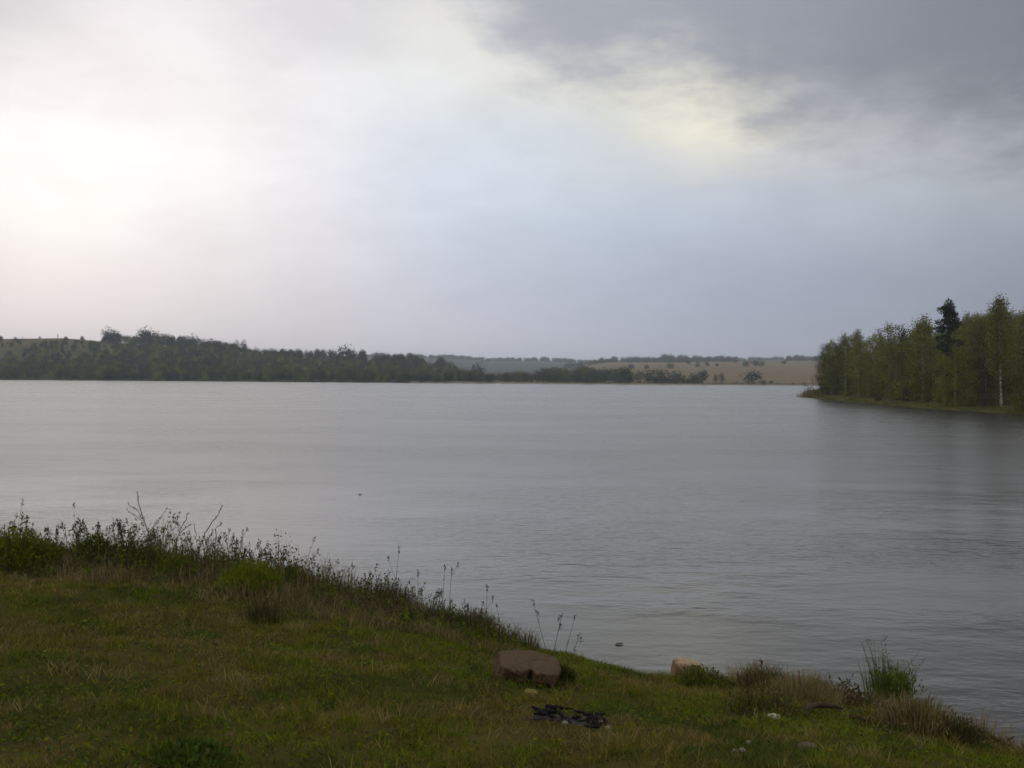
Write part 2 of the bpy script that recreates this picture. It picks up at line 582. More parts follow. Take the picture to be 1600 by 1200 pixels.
def ground_z(x, y):
    x, y = np.asarray(x, float), np.asarray(y, float)
    ys, ze = shore(x)
    ys = ys + (fbm(x, x * 0, 5, 3, 1.7) - 0.5) * 0.45 * (np.abs(x) < 40)
    t = np.clip((ys - y) / np.maximum(ys - 4.0, 2.2), 0, 1.25)
    zmax = np.interp(x, [1.5, 3.0, 4.5, 9], [1.3, 1.12, .92, 1.1])
    z_in = ze + np.maximum(zmax - ze, 0) * t ** 0.9
    drop = np.clip(y - ys, 0, None)
    z = np.where(y < ys, z_in, ze - 1.6 * drop - 0.3 * np.minimum(drop, .3))
    bump = (fbm(x, y, 3, 4, 1.1) - 0.5) * 0.13 + (fbm(x, y, 9, 3, 4.0) - 0.5) * 0.05
    z = z + bump * np.clip((ys - y) / 0.8, 0.25, 1) * (np.abs(x) < 60)
    return np.maximum(z, -1.4)


def axis(*segs):
    out = []
    for a, b, n in segs:
        out.append(np.linspace(a, b, n, endpoint=False))
    return np.concatenate(out + [[segs[-1][1]]])


gx = axis((-4000, -600, 8), (-600, -60, 30), (-60, -9, 40), (-9, 7, 230), (7, 60, 40), (60, 600, 30), (600, 4000, 8))
gy = axis((-4000, -100, 8), (-100, -6, 12), (-6, 2.4, 30), (2.4, 12.5, 170), (12.5, 60, 30), (60, 520, 40))
GX, GY = np.meshgrid(gx, gy)
GZ = ground_z(GX, GY)


def grid_faces(nx, ny):
    i = np.arange(nx * ny).reshape(ny, nx)
    return np.stack([i[:-1, :-1], i[:-1, 1:], i[1:, 1:], i[1:, :-1]], -1).reshape(-1, 4)


me = mesh_np('ground', np.stack([GX, GY, GZ], -1).reshape(-1, 3), [grid_faces(len(gx), len(gy))], None, [M_SOIL], None, True)
tag(link('ground', me), 'grassy lake bank sloping to the water', None, None, 'structure')
me = mesh_np('lake_bed', [(-4000, -4000, -2.2), (4000, -4000, -2.2), (4000, 4000, -2.2), (-4000, 4000, -2.2)], [np.array([[0, 1, 2, 3]])], None, [M_MUD])
tag(link('lake_bed', me), None, None, None, 'structure')
me = mesh_np('lake_water', [(-900, 3.0, 0), (900, 3.0, 0), (900, 540, 0), (-900, 540, 0)], [np.array([[0, 1, 2, 3]])], None, [M_WATER])
tag(link('lake_water', me), None, None, None, 'structure')


def spot(px, py):
    """where the photo's pixel meets the near ground"""
    dx, dz = (px - 800) / F, (hor(px) - py) / F
    y = np.linspace(2.5, 14, 2400)
    d = CAM_Z + dz * y - ground_z(dx * y, y)
    ok_ = (d <= 0) & (ground_z(dx * y, y) > -0.02)
    if not ok_.any():
        print('MISS', px, py)
        return on_edge(px, .05)
    k = np.argmax(ok_)
    return np.array([dx * y[k], y[k], float(ground_z(dx * y[k], y[k]))])


def on_edge(px, back=0.12):
    """point of the bank edge seen under photo column px"""
    y = np.linspace(5, 13, 1600)
    x = (px - 800) / F * y
    ys, _ = shore(x)
    k = np.argmax(y >= ys - back)
    return np.array([x[k], y[k], float(ground_z(x[k], y[k]))])


# ------------------------------------------------------------------ far land
E_PX = [-1500, -800, 0, 100, 160, 250, 350, 450, 550, 650, 720, 760, 850, 950, 1050, 1110, 1150, 1280, 1600, 3100]
Y_ROWS = [484, 500, 508, 560, 620, 700, 1000, 1400, 2200, 3200]
Z_ROWS = [
    [-1.5] * 20,
    [0.12] * 20,
    [0.9] * 12 + [0.5] * 8,
    [6, 6, 6, 6, 6, 5.5, 5, 3.5, 2.5, 2, 1.2, 1, 1, 1.1, 1.2, 1.4, 1.4, 1.4, 1.4, 1.4],
    [14, 14, 14, 14, 13, 12, 11, 7, 5.5, 4.5, 2.5, 1.2, 1.5, 2.5, 3, 3, 3, 3, 3, 3],
    [30, 30, 29.3, 30, 28, 25, 21, 16, 13, 11.5, 6, 3, 3.5, 5.5, 7, 7, 7, 7, 7, 7],
    [30, 30, 29, 29, 28, 26, 24, 22, 21, 20, 13, 8, 9.5, 14.5, 16, 16.5, 17, 19, 19, 19],
    [29, 29, 28, 28, 27, 26, 26, 26, 26, 26, 16, 10, 13, 27, 28, 29, 30, 32, 32, 32],
    [40, 40, 40, 40, 40, 40, 42, 45, 48, 50, 47, 44, 44, 38, 43, 49, 46, 52, 50, 50],
    [30] * 20,
]
Z_ROWS = np.array(Z_ROWS, float)


def far_z(px, y):
    px, y = np.broadcast_arrays(np.asarray(px, float), np.asarray(y, float))
    cols = np.stack([np.interp(px, E_PX, r) for r in Z_ROWS], 0)
    k = np.clip(np.searchsorted(Y_ROWS, y, 'right') - 1, 0, len(Y_ROWS) - 2)
    y0, y1 = np.take(Y_ROWS, k), np.take(Y_ROWS, k + 1)
    a = (y - y0) / (y1 - y0)
    z0 = np.take_along_axis(cols, k[None], 0)[0]
    z1 = np.take_along_axis(cols, k[None] + 1, 0)[0]
    return z0 * (1 - a) + z1 * a


fpx = np.concatenate([np.arange(-1500, -100, 60), np.arange(-100, 1400, 10), np.arange(1400, 3101, 60)])
fy = np.concatenate([np.arange(484, 520, 3), np.arange(520, 720, 8), np.arange(720, 1500, 26), np.linspace(1500, 3200, 24)])
PX, FY = np.meshgrid(fpx, fy)
FX = (PX - 800) / F * FY
FYj = FY + (fbm(FX, FY * 0, 21, 4, 0.03) - 0.5) * 7 * (FY < 530)
FZ = far_z(PX, FY) + (fbm(FX, FY, 22, 4, 0.012) - 0.5) * np.interp(FY, [505, 560, 1000, 2200], [0, 0.8, 1.5, 5])
fc = grid_faces(len(fpx), len(fy))
cpx = PX.ravel()[fc].mean(1)
cy = FY.ravel()[fc].mean(1)
mi = np.zeros(len(fc), int)                                   # wood floor
mi[(cpx < 190) & (cy > 590)] = 1                              # bare hill on the left: meadow
mi[(cpx > 700) & (cy < 620)] = 1
mi[(cpx > 1160) & (cy < 620)] = 1
mi[(cpx > 940 + (cy - 560) * -0.03) & (cy > 545) & (cy < 1500)] = 2      # tan field
mi[(cpx > 640) & (cy < 512)] = 3                              # pale shore strip
mi[(cy > 1490)] = 4
me = mesh_np('far_hills', np.stack([FX, FYj, FZ], -1).reshape(-1, 3), [fc], None, [M_WOODFLOOR, M_MEADOW, M_FIELD, M_SAND, M_HILL], mi, True)
tag(link('far_hills', me), 'wooded and open hills across the lake', None, None, 'structure')

# ------------------------------------------------------------------ the wooded point on the right
P_LINE = [(58, 173), (54.5, 169), (51.5, 164), (50, 157), (48.6, 146), (47.6, 134), (46.6, 122), (45.8, 110), (45.6, 100), (46.3, 91), (48, 84), (53, 75), (62, 66), (90, 58), (220, 60), (220, 215), (140, 205), (90, 190), (66, 181)]
P_LINE = np.array(P_LINE, float)


def poly_dist(x, y):
    """signed distance to the point's shoreline (positive inside)"""
    x, y = np.asarray(x, float), np.asarray(y, float)
    d = np.full(x.shape, 1e9)
    inside = np.zeros(x.shape, bool)
    n = len(P_LINE)
    for i in range(n):
        a, b_ = P_LINE[i], P_LINE[(i + 1) % n]
        e = b_ - a
        tt = np.clip(((x - a[0]) * e[0] + (y - a[1]) * e[1]) / (e @ e), 0, 1)
        d = np.minimum(d, np.hypot(x - a[0] - tt * e[0], y - a[1] - tt * e[1]))
        cr = (a[1] > y) != (b_[1] > y)
        with np.errstate(divide='ignore', invalid='ignore'):
            xi = a[0] + (y - a[1]) * e[0] / e[1]
        inside ^= cr & (x < xi)
    return np.where(inside, d, -d)


def point_z(x, y):
    d = poly_dist(x, y) + (fbm(x, y, 31, 3, 0.35) - 0.5) * 1.6
    z = np.interp(d, [-4, 0, 0.5, 3, 14, 40], [-1.6, -0.05, 0.35, 0.75, 1.4, 2.2])
    return z + (fbm(x, y, 33, 3, 0.4) - 0.5) * 0.25 * (d > 0)


px_ = np.concatenate([np.arange(38, 75, 0.55), np.arange(75, 232, 3)])
py_ = np.concatenate([np.arange(50, 182, 0.9), np.arange(182, 224, 3)])
XX, YY = np.meshgrid(px_, py_)
me = mesh_np('wooded_point', np.stack([XX, YY, point_z(XX, YY)], -1).reshape(-1, 3), [grid_faces(len(px_), len(py_))], None, [M_POINT], None, True)
tag(link('wooded_point_terrain', me), 'low grassy point of land under the birches', None, None, 'structure')


# ------------------------------------------------------------------ trees of the point
def pick(cols, n, jit=0.25):
    cols = np.asarray(cols, float)
    c = cols[rng.integers(0, len(cols), n)]
    return c * rng.uniform(1 - jit, 1 + jit, (n, 1))


G_LIGHT = [(0.20, 0.205, 0.02), (0.17, 0.18, 0.018), (0.22, 0.215, 0.026)]
G_MID = [(0.14, 0.146, 0.02), (0.16, 0.16, 0.022), (0.115, 0.126, 0.019)]
G_DARK = [(0.05, 0.06, 0.02), (0.042, 0.05, 0.017), (0.06, 0.066, 0.02)]
TWIG = [(0.075, 0.062, 0.05), (0.055, 0.045, 0.038), (0.10, 0.085, 0.07)]
BROWN = [(0.075, 0.055, 0.026), (0.06, 0.045, 0.022), (0.09, 0.06, 0.03)]


def birch(h, spread, pal, nl, twiggy=0.35, seed=0, bare=0.22, lean=0.03):
    """spring birch: (trunk Geo, crown Geo)"""
    global rng
    keep = rng
    rng = np.random.default_rng(1000 + seed)
    tr, cr = Geo(), Geo()
    k = np.linspace(0, 1, 9)
    bend = rng.normal(0, 0.02, 2) * h
    axis_p = np.stack([bend[0] * np.sin(k * 3) + lean * h * k, bend[1] * np.sin(k * 2.4), h * k], 1)
    tr.tube(axis_p, np.interp(k, [0, .05, 1], [h * 0.0125, h * 0.0095, h * 0.001]), (0.4, 0.4, 0.4), 6)
    nb = 30
    for i in range(nb):
        f = bare + (0.97 - bare) * ((i + rng.random()) / nb)
        base = np.array([np.interp(f, k, axis_p[:, j]) for j in range(3)])
        a = rng.uniform(0, 2 * math.pi)
        env = math.sin(math.pi * min(1, max(0.04, (1 - f) / (1 - bare))) ** 0.8) ** 0.7 * 0.75 + 0.25 * (1 - f)
        L = spread * env * rng.uniform(0.65, 1.15)
        s = np.linspace(0, 1, 5)[:, None]
        d = np.array([math.cos(a), math.sin(a), 0])
        rise = L * rng.uniform(0.5, 1.1)
        pts = base + d * L * s + np.array([0, 0, 1]) * (rise * s - rise * 0.75 * s ** 2.5)
        tr.tube(pts, np.linspace(h * 0.0028, h * 0.0006, 5), (0.16, 0.13, 0.11), 3)
        m = int(nl / nb * rng.uniform(0.6, 1.4))
        u_ = rng.random(m) ** 0.7
        p = base + d * (L * u_)[:, None] + np.array([0, 0, 1]) * (rise * u_ - rise * 0.75 * u_ ** 2.5)[:, None]
        hang = rng.exponential(0.055 * h, m) * (0.3 + u_)
        p = p + rng.normal(0, 0.10 * spread, (m, 3)) - np.array([0, 0, 1]) * hang[:, None]
        p[:, 2] = np.maximum(p[:, 2], 0.35)
        tw = rng.random(m) < twiggy * (0.35 + 1.1 * f)
        c = np.where(tw[:, None], pick(TWIG, m), pick(pal, m) * rng.uniform(0.75, 1.25))
        dd_ = rng.normal(0, 0.6, (m, 3)) + np.array([0, 0, -0.7])
        size = np.where(tw, 0.34, 0.20) * rng.uniform(0.6, 1.4, m) * (h / 11)
        wid = np.where(tw, 0.022, 0.115) * rng.uniform(0.7, 1.3, m) * (h / 11)
        cr.leaves(p, dd_, size, wid, c)
    # fine upright twigs at the top
    m = 70
    zt = rng.uniform(0.72, 1.0, m)
    p = np.stack([np.interp(zt, k, axis_p[:, j]) for j in range(3)], 1) + rng.normal(0, 0.16 * spread, (m, 3)) * np.array([1, 1, 0.4])
    cr.leaves(p, rng.normal(0, 0.45, (m, 3)) + np.array([0, 0, 0.8]), 0.5, 0.022, pick(TWIG, m))
    rng = keep
    return tr, cr


def two_part(name, trunk_me, crown_me, loc, label, group=None, rz=0.0, sc=1.0, cat='tree'):
    e = empty(name, loc, label, cat, group, rz, sc)
    link('trunk', trunk_me, e)
    link('crown', crown_me, e)
    return e


pals = [G_MID + G_LIGHT[:2], G_MID + G_LIGHT[:1], G_DARK + G_MID[:1], G_LIGHT, G_MID + BROWN[:1], G_DARK + BROWN]
variants = []
for i in range(8):
    tr, cr = birch(10.0, [2.3, 1.9, 2.5, 2.1, 1.6, 2.5, 2.3, 1.8][i], pals[i % 6], [5200, 4600, 5000, 5000, 3600, 4600, 4800, 4200][i], [.18, .28, .3, .12, .4, .42, .2, .3][i], i, [.05, .08, .05, .04, .12, .06, .04, .08][i], [.02, -.03, .01, .03, -.02, 0, .02, -.01][i])
    variants.append((tr.mesh('birch_trunk', M_DARKBARK if i in (2, 5) else M_BIRCH, True), cr.mesh('birch_crown', M_LEAF)))


def at_point(px, dist):
    x = (px - 800) / F * dist
    return (x, dist, float(point_z(x, dist)) - 0.05)


# the trees one can tell apart: px, distance, top y in the photo, variant
def height_for(px, dist, top):
    return (hor(px) - top) / F * dist + CAM_Z - at_point(px, dist)[2]


named = [
    (1284, 160, 548, 2, 'lower dull green tree leaning out at the very end of the birch wood'),
    (1301, 154, 528, 0, 'full olive green birch right beside the dark tip tree'),
    (1330, 147, 522, 6, 'full green birch filling the gap behind the slim pale trunk'),
    (1362, 136, 516, 3, 'light green birch between the greyish pointed birch and the thin topped birch'),
    (1292, 157, 533, 5, 'dark brownish tree at the outer tip of the wooded point'),
    (1322, 143, 515, 4, 'slim pale trunked birch second in from the tip of the wooded point'),
    (1341, 139, 511, 1, 'greyish pointed birch near the tip of the wooded point, behind the slim pale trunk'),
    (1384, 128, 499, 7, 'thin topped birch rising above the middle of the outer birches'),
    (1410, 126, 505, 2, 'dark narrow birch crown left of the bushy twin topped birch'),
    (1443, 110, 488, 0, 'broad olive green birch with bare twiggy top left of the dark pine'),
]
placed = []
for px, dist, top, v, lab in named:
    h = height_for(px, dist, top)
    loc = at_point(px, dist)
    two_part('birch_tree', *variants[v], loc, lab, None, rng.uniform(0, 6), (h / 10.3 * 1.25, h / 10.3 * 1.25, h / 10.3))
    placed.append(loc[:2])
# the tall birch with the long white stem
tr, cr = birch(12.0, 1.9, G_MID + G_LIGHT[1:2], 4600, 0.25, 77, 0.42, -0.035)
loc = at_point(1566, 92)
two_part('birch_tree', tr.mesh('white_birch_trunk', M_BIRCH, True), cr.mesh('white_birch_crown', M_LEAF), loc,
         'tallest birch, with a long bare white trunk, near the front of the wooded point', None, 0.0, height_for(1566, 92, 455) / 12.3)
placed.append(loc[:2])


# dark pine
def pine(h, seed):
    global rng
    keep = rng
    rng = np.random.default_rng(seed)
    tr, cr = Geo(), Geo()
    k = np.linspace(0, 1, 8)
    ax = np.stack([0.05 * np.sin(k * 4) * h * 0.3, 0.0 * k, h * k], 1)
    tr.tube(ax, np.interp(k, [0, 1], [0.15, 0.03]), (0.1, 0.08, 0.06), 6)
    pads = [(0, 0, .98, .42, .55), (.2, .1, .94, .62, .5), (-.2, -.1, .90, .62, .45), (.1, .1, .86, .75, .5), (-.1, 0, .81, .8, .5), (.15, 0, .76, .85, .5), (-.3, 0, .9, .75, .4), (.3, .3, .86, .85, .4), (-.9, .1, .8, .8, .3), (.6, -.2, .78, .7, .4), (-1.2, -.2, .74, .75, .28),
            (.1, .4, .70, .8, .4), (-.4, .3, .64, .8, .4), (.7, .2, .60, .75, .4), (-.7, -.1, .54, .8, .35), (.2, 0, .52, 1.1, .5), (.9, .2, .45, .9, .4), (-.7, 0, .44, .9, .4), (.1, -.4, .36, 1, .4), (-.8, .2, .3, .8, .35), (.8, -.1, .3, .8, .35)]
    for x, y, zf, r, rv in pads:
        c = np.array([x, y, zf * h])
        b0 = np.array([np.interp(zf - 0.04, k, ax[:, j]) for j in range(3)])
        tr.tube(np.linspace(b0, c, 3), [0.05, 0.04, 0.02], (0.1, 0.08, 0.06), 4)
        m = int(420 * r)
        c = c + rng.normal(0, .18, 3)
        r *= rng.uniform(.8, 1.15)
        d = rng.normal(size=(m, 3))
        d /= np.linalg.norm(d, axis=1, keepdims=True)
        p = c + d * np.array([r, r, rv]) * (rng.random((m, 1)) ** 0.4)
        cr.leaves(p, d + np.array([0, 0, .5]), 0.26 * rng.uniform(.6, 1.3, m), 0.10, pick([(0.028, 0.042, 0.024), (0.034, 0.048, 0.022), (0.042, 0.052, 0.024)], m))
    rng = keep
    return tr, cr


tr, cr = pine(12.0, 5)
for px_s, d_s, top_s, v_s, lab_s in [(1476, 100.5, 548, 3, 'short fresh green birch standing in front of the dark pine'), (1492, 99, 536, 0, 'olive green birch covering the lower right side of the dark pine')]:
    loc = at_point(px_s, d_s)
    two_part('birch_tree', *variants[v_s], loc, lab_s, None, 2.0, (height_for(px_s, d_s, top_s) / 9.0, height_for(px_s, d_s, top_s) / 9.0, height_for(px_s, d_s, top_s) / 10.3))
    placed.append(loc[:2])
loc = at_point(1482, 104)
two_part('pine_tree', tr.mesh('pine_trunk', M_DARKBARK, True), cr.mesh('pine_crown', M_LEAF), loc, 'dark blue green pine with ragged knobbly top among the birches', None, 0.0, height_for(1482, 104, 466) / 12.4, 'pine tree')
placed.append(loc[:2])

# the other birches of the wood
WOODLAB = 'bushy young birch with olive spring leaves packed into the wood on the right hand point'
r2 = np.random.default_rng(4)
tops_px = [1280, 1300, 1322, 1345, 1365, 1385, 1410, 1440, 1465, 1500, 1530, 1565, 1600, 1700, 2000]
tops_y = [548, 528, 520, 516, 520, 507, 514, 494, 506, 487, 476, 468, 484, 470, 440]
count = 0
for front in (True, False):
    tries = 0
    while tries < 4000 and count < (58 if front else 125):
        tries += 1
        y = r2.uniform(70, 170)
        x = r2.uniform(45, 75 if front else 92)
        d = float(poly_dist(x, y))
        if not ((1.8 < d < 5.5) if front else (5.5 < d < 26)):
            continue
        px = 800 + F * x / y
        if px > 1900 or (px < 1286):
            continue
        if any((x - a) ** 2 + (y - b_) ** 2 < (2.4 if front else 3.0) ** 2 for a, b_ in placed):
            continue
        if abs(px - 1566) < 16 and y < 91:
            continue
        if abs(px - 1482) < 14 and y < 103 and front:
            continue
        placed.append((x, y))
        loc = (x, y, float(point_z(x, y)) - 0.05)
        top = np.interp(px, tops_px, tops_y) + r2.uniform(0, 22) + (14 * r2.random() if front else 0)
        h = min(max((hor(px) - top) / F * y + CAM_Z - loc[2], 5.5), 14.5)
        v = int(r2.integers(0, 8))
        s = h / 10.3
        two_part('birch_tree', *variants[v], loc, WOODLAB, 'birches packed on the wooded point', r2.uniform(0, 6), (s * r2.uniform(.85, 1.15), s * r2.uniform(.85, 1.15), s))
        count += 1


# low bushes along the point's shore
def bush(h, w, pal, n, seed, leaf=0.13, twig=0.3):
    global rng
    keep = rng
    rng = np.random.default_rng(seed)
    st, lf = Geo(), Geo()
    ns = 14
    for i in range(ns):
        a = rng.uniform(0, 2 * math.pi)
        r_ = rng.random() ** 0.6 * w / 2
        s = np.linspace(0, 1, 5)[:, None]
        hh_ = h * rng.uniform(0.6, 1.0) * (1 - 0.35 * (r_ / (w / 2)) ** 2)
        tip = np.array([math.cos(a) * r_, math.sin(a) * r_, hh_])
        b0 = np.array([math.cos(a), math.sin(a), 0]) * r_ * 0.35
        pts = b0 + (tip - b0) * s + np.array([math.cos(a), math.sin(a), 0]) * (np.sin(s * math.pi) * -0.06 * w)
        st.tube(pts, np.linspace(0.012 * h, 0.003 * h, 5), pick(TWIG, 1)[0] * 0.8, 3)
        m = n // ns
        u_ = rng.uniform(0.15, 1.02, m)
        p = b0 + (tip - b0) * u_[:, None] + rng.normal(0, 0.12 * w, (m, 3)) * np.array([1, 1, .6])
        p[:, 2] = np.maximum(p[:, 2], 0.02 * h)
        lf.leaves(p, rng.normal(0, .7, (m, 3)) + np.array([0, 0, 0.3]), leaf * rng.uniform(.6, 1.4, m), leaf * .55, pick(pal, m) * rng.uniform(.75, 1.25))
        m2 = int(m * twig)
        p = b0 + (tip - b0) * rng.uniform(0.4, 1.0, m2)[:, None] + rng.normal(0, 0.08 * w, (m2, 3))
        lf.leaves(p, rng.normal(0, .4, (m2, 3)) + np.array([0, 0, .9]), h * 0.2, h * 0.008, pick(TWIG, m2))
    rng = keep
    return st, lf


def place_bush(name, me2, loc, label, group=None, rz=0.0, sc=1.0, cat='bush'):
    e = empty(name, loc, label, cat, group, rz, sc)
    link('stems', me2[0], e)
    link('leaves', me2[1], e)
    return e


bush_me = []
for i, (pal, n) in enumerate([(BROWN + G_DARK[:1], 700), (G_LIGHT, 900), (G_MID, 900), (BROWN + [(0.10, 0.05, 0.03)], 700)]):
    st, lf = bush(1.6, 1.8, pal, n, 300 + i)
    bush_me.append((st.mesh('bush_stems', M_STEM), lf.mesh('bush_leaves', M_LEAF)))
for px, d_in, v, s, lab in [
    (1266, 165, 0, 1.5, 'tall sparse brown shrub alone at the very tip of the wooded point'),
    (1283, 161, 0, 0.8, 'low brown shrub between the tip shrub and the dark tip tree'),
    (1322, 140, 1, 0.6, 'small yellow green bush at the foot of the slim pale birch'),
    (1372, 120, 3, 0.8, 'low reddish brown bush on the shore in the middle of the wooded point'),
    (1415, 114, 1, 2.0, 'light green rounded bush at the shore left of the pine'),
    (1400, 117, 2, 1.0, 'low green shore bush just left of the light green rounded bush'),
    (1540, 91, 3, 1.05, 'reddish brown bush beside the foot of the white birch'),
    (1470, 102, 1, 1.4, 'fresh green bush at the shore in front of the pine'),
    (1596, 86, 2, 1.2, 'green bush on the shore at the picture edge right of the white birch'),
    (1452, 107, 2, 1.2, 'dark green bush at the shore between the two lighter green bushes'),
    (1515, 95, 2, 1.3, 'green bush at the shore left of the reddish brown bush'),
]:
    place_bush('shore_bush', bush_me[v], at_point(px, d_in + 2.0), lab, None, rng.uniform(0, 6), s)

# grass along the point's shore
g = Geo()
n = 60000
seg = rng.integers(0, 13, n)
tt = rng.random(n)
a, b_ = P_LINE[seg], P_LINE[seg + 1]
e = b_ - a
nn = np.stack([-e[:, 1], e[:, 0]], 1)
nn /= np.linalg.norm(nn, axis=1, keepdims=True)
off = rng.uniform(-0.3, 5.0, n)
xy = a + e * tt[:, None] - nn * off[:, None]
ok = poly_dist(xy[:, 0], xy[:, 1]) > 0.15
xy = xy[ok]
z = point_z(xy[:, 0], xy[:, 1])
keepz = z > 0.05
xy, z = xy[keepz], z[keepz]
n = len(xy)
f = fbm(xy[:, 0], xy[:, 1], 41, 3, 0.25)
c = np.where((f < 0.47)[:, None], pick([(0.14, 0.145, 0.02), (0.11, 0.125, 0.018)], n), pick([(0.17, 0.135, 0.04), (0.12, 0.10, 0.03), (0.10, 0.11, 0.02)], n))
g.blades(np.c_[xy, z - 0.02], rng.uniform(.15, .45, n), 0.06, rng.uniform(0, .15, n), rng.uniform(0, 6.28, n), c)
m = 2600                                                                  # reed patch at the tip
q = np.stack([rng.normal(53.0, 0.9, m), rng.normal(163.5, 2.2, m)], 1)
zz = point_z(q[:, 0], q[:, 1])
g.blades(np.c_[q, np.maximum(zz, -.1)], rng.uniform(.5, 1.1, m), 0.05, rng.uniform(0, .2, m), rng.uniform(0, 6.28, m), pick([(0.19, 0.15, 0.06), (0.16, 0.14, 0.05)], m))
tag(link('shore_grass', g.mesh('shore_grass', M_GRASS)), 'yellowish grass and reeds fringing the wooded point', 'grass', None, 'stuff')

# undergrowth in the wood
g = Geo()
n = 34000
x, y = rng.uniform(45, 90, n), rng.uniform(60, 172, n)
d = poly_dist(x, y)
ok = (d > 2.5) & (d < 25)
x, y = x[ok], y[ok]
n = len(x)
p = np.stack([x, y, point_z(x, y) + rng.random(n) ** 1.6 * 2.2], 1)
f = fbm(x, y, 47, 3, 0.3)
c = np.where((f < 0.45)[:, None], pick(G_DARK + G_MID, n), pick(BROWN + G_MID, n))
g.leaves(p, rng.normal(0, .7, (n, 3)) + np.array([0, 0, .5]), rng.uniform(.25, .6, n), 0.2, c)
tag(link('undergrowth', g.mesh('undergrowth', M_LEAF)), 'dark undergrowth beneath the birches of the point', 'undergrowth', None, 'stuff')


# ------------------------------------------------------------------ far trees across the lake
far_parts = []


def far_tree(h, w, pal, n, seed, tall=1.0, trunkc=(0.05, 0.04, 0.03)):
    global rng
    keep = rng
    rng = np.random.default_rng(seed)
    tg = Geo()
    g = Geo()
    tg.tube([(0, 0, -0.5), (0.1, 0, h * 0.3), (0.1, 0, h * 0.75)], [0.22, 0.17, 0.06], trunkc, 4)
    k = 9
    for i in range(k):
        a = rng.uniform(0, 6.28)
        r_ = rng.random() ** .5 * w * 0.27
        zc = h * rng.uniform(0.14, 0.80)
        rad = w * rng.uniform(0.23, 0.36) * (1.15 - 0.4 * zc / h)
        m = n // k
        d = rng.normal(size=(m, 3))
        d /= np.linalg.norm(d, axis=1, keepdims=True)
        p = np.array([math.cos(a) * r_, math.sin(a) * r_, zc]) + d * np.array([rad, rad, rad * 0.85 * tall]) * rng.random((m, 1)) ** .35
        g.leaves(p, d + rng.normal(0, .5, (m, 3)), rng.uniform(.35, .8, m), 0.38, pick(pal, m) * rng.uniform(.75, 1.3))
    m = n // 7
    d = rng.normal(size=(m, 3))
    d /= np.linalg.norm(d, axis=1, keepdims=True)
    p = np.array([0, 0, h * .55]) + d * np.array([w * .46, w * .46, h * .44]) * rng.random((m, 1)) ** .3
    g.leaves(p, d + np.array([0, 0, .4]), rng.uniform(.4, .8, m), 0.3, pick(pal, m))
    rng = keep
    whole = Geo()
    for q in (tg, g):
        whole.add(np.concatenate(q.v), np.concatenate(q.c), None, np.concatenate(q.f4))
    far_parts.append((tg.mesh('far_trunk', M_STEM), g.mesh('far_crown', M_FAR)))
    return whole.mesh('far_tree', M_FAR)


FD = [(0.036, 0.044, 0.026), (0.048, 0.054, 0.028), (0.04, 0.04, 0.028)]
FG = [(0.085, 0.10, 0.024), (0.095, 0.105, 0.028), (0.068, 0.082, 0.024)]
FL = [(0.17, 0.18, 0.035), (0.14, 0.155, 0.032)]
FT = [(0.065, 0.055, 0.048), (0.055, 0.048, 0.044), (0.075, 0.066, 0.056)]
far_me = [far_tree(8, 6.4, FD, 720, 501), far_tree(8, 5.6, FG, 720, 502), far_tree(8, 4.6, FD + FG, 640, 503, 1.6), far_tree(8, 6, FL, 720, 504), far_tree(8, 5, FT, 380, 505, 1.4), far_tree(8, 7, FG + FD, 760, 506)]


def at_far(px, y):
    return ((px - 800) / F * y, y, float(far_z(px, y)))


def far_named(px, y, top, v, wide, lab, name='far_tree', group=None):
    loc = at_far(px, y)
    h = (hor(px) - top) / F * y + CAM_Z - loc[2]
    s = h / 7.6
    return two_part(name, *far_parts[v], loc, lab, group, rng.uniform(0, 6), (s * wide, s * wide, s))


# skyline trees that stand out
for a in [
    (168, 700, 511, 0, 1.15, 'dark tall tree at the left end of the wooded skyline, where the bare hill begins'),
    (181, 706, 516, 5, 1.0, 'dark tree tucked against the tall tree at the left end of the wooded skyline'),
    (228, 704, 511, 0, 1.3, 'highest rounded dark tree on the skyline of the left wood'),
    (243, 708, 518, 4, .9, 'pale bare twiggy tree just right of the highest rounded skyline tree'),
    (254, 704, 521, 4, .8, 'small pale twiggy tree stepping down from the highest rounded skyline tree'),
    (300, 704, 522, 0, 1.3, 'dark rounded tree on the skyline midway between the highest tree and the pale twiggy pair'),
    (270, 704, 525, 2, .8, 'small dark pointed skyline tree between two rounded dark skyline trees'),
    (328, 704, 528, 5, .9, 'dark spreading skyline tree left of the pale twiggy pair'),
    (369, 704, 531, 4, .9, 'left one of a pair of pale bare trees on the left wood skyline'),
    (382, 703, 531, 4, 1.0, 'right one of a pair of pale bare trees on the left wood skyline'),
    (541, 704, 539, 0, 1.4, 'rounded dark tree rising above the long level skyline in the middle of the left wood'),
    (566, 704, 546, 2, .9, 'small dark skyline tree just right of the rounded tree in mid wood'),
    (640, 704, 551, 2, .9, 'pointed dark tree on the low right part of the left wood skyline'),
    (747, 560, 567, 0, 1.1, 'dark bushy tree ending the left wood towards the blue hill'),
]:
    far_named(*a)
far_named(90, 706, 522, 4, .45, 'tiny pale bare tree standing alone on the open hilltop', 'hilltop_tree')
far_named(62, 706, 525, 0, 1.2, 'tiny dark bush on the crest of the open hill', 'hilltop_tree')
far_named(35, 706, 526, 0, .5, 'tiny dark shrub at the far left of the open hill crest', 'hilltop_tree')
far_named(122, 706, 529, 0, .5, 'tiny dark shrub on the crest between the pale hilltop tree and the wood', 'hilltop_tree')

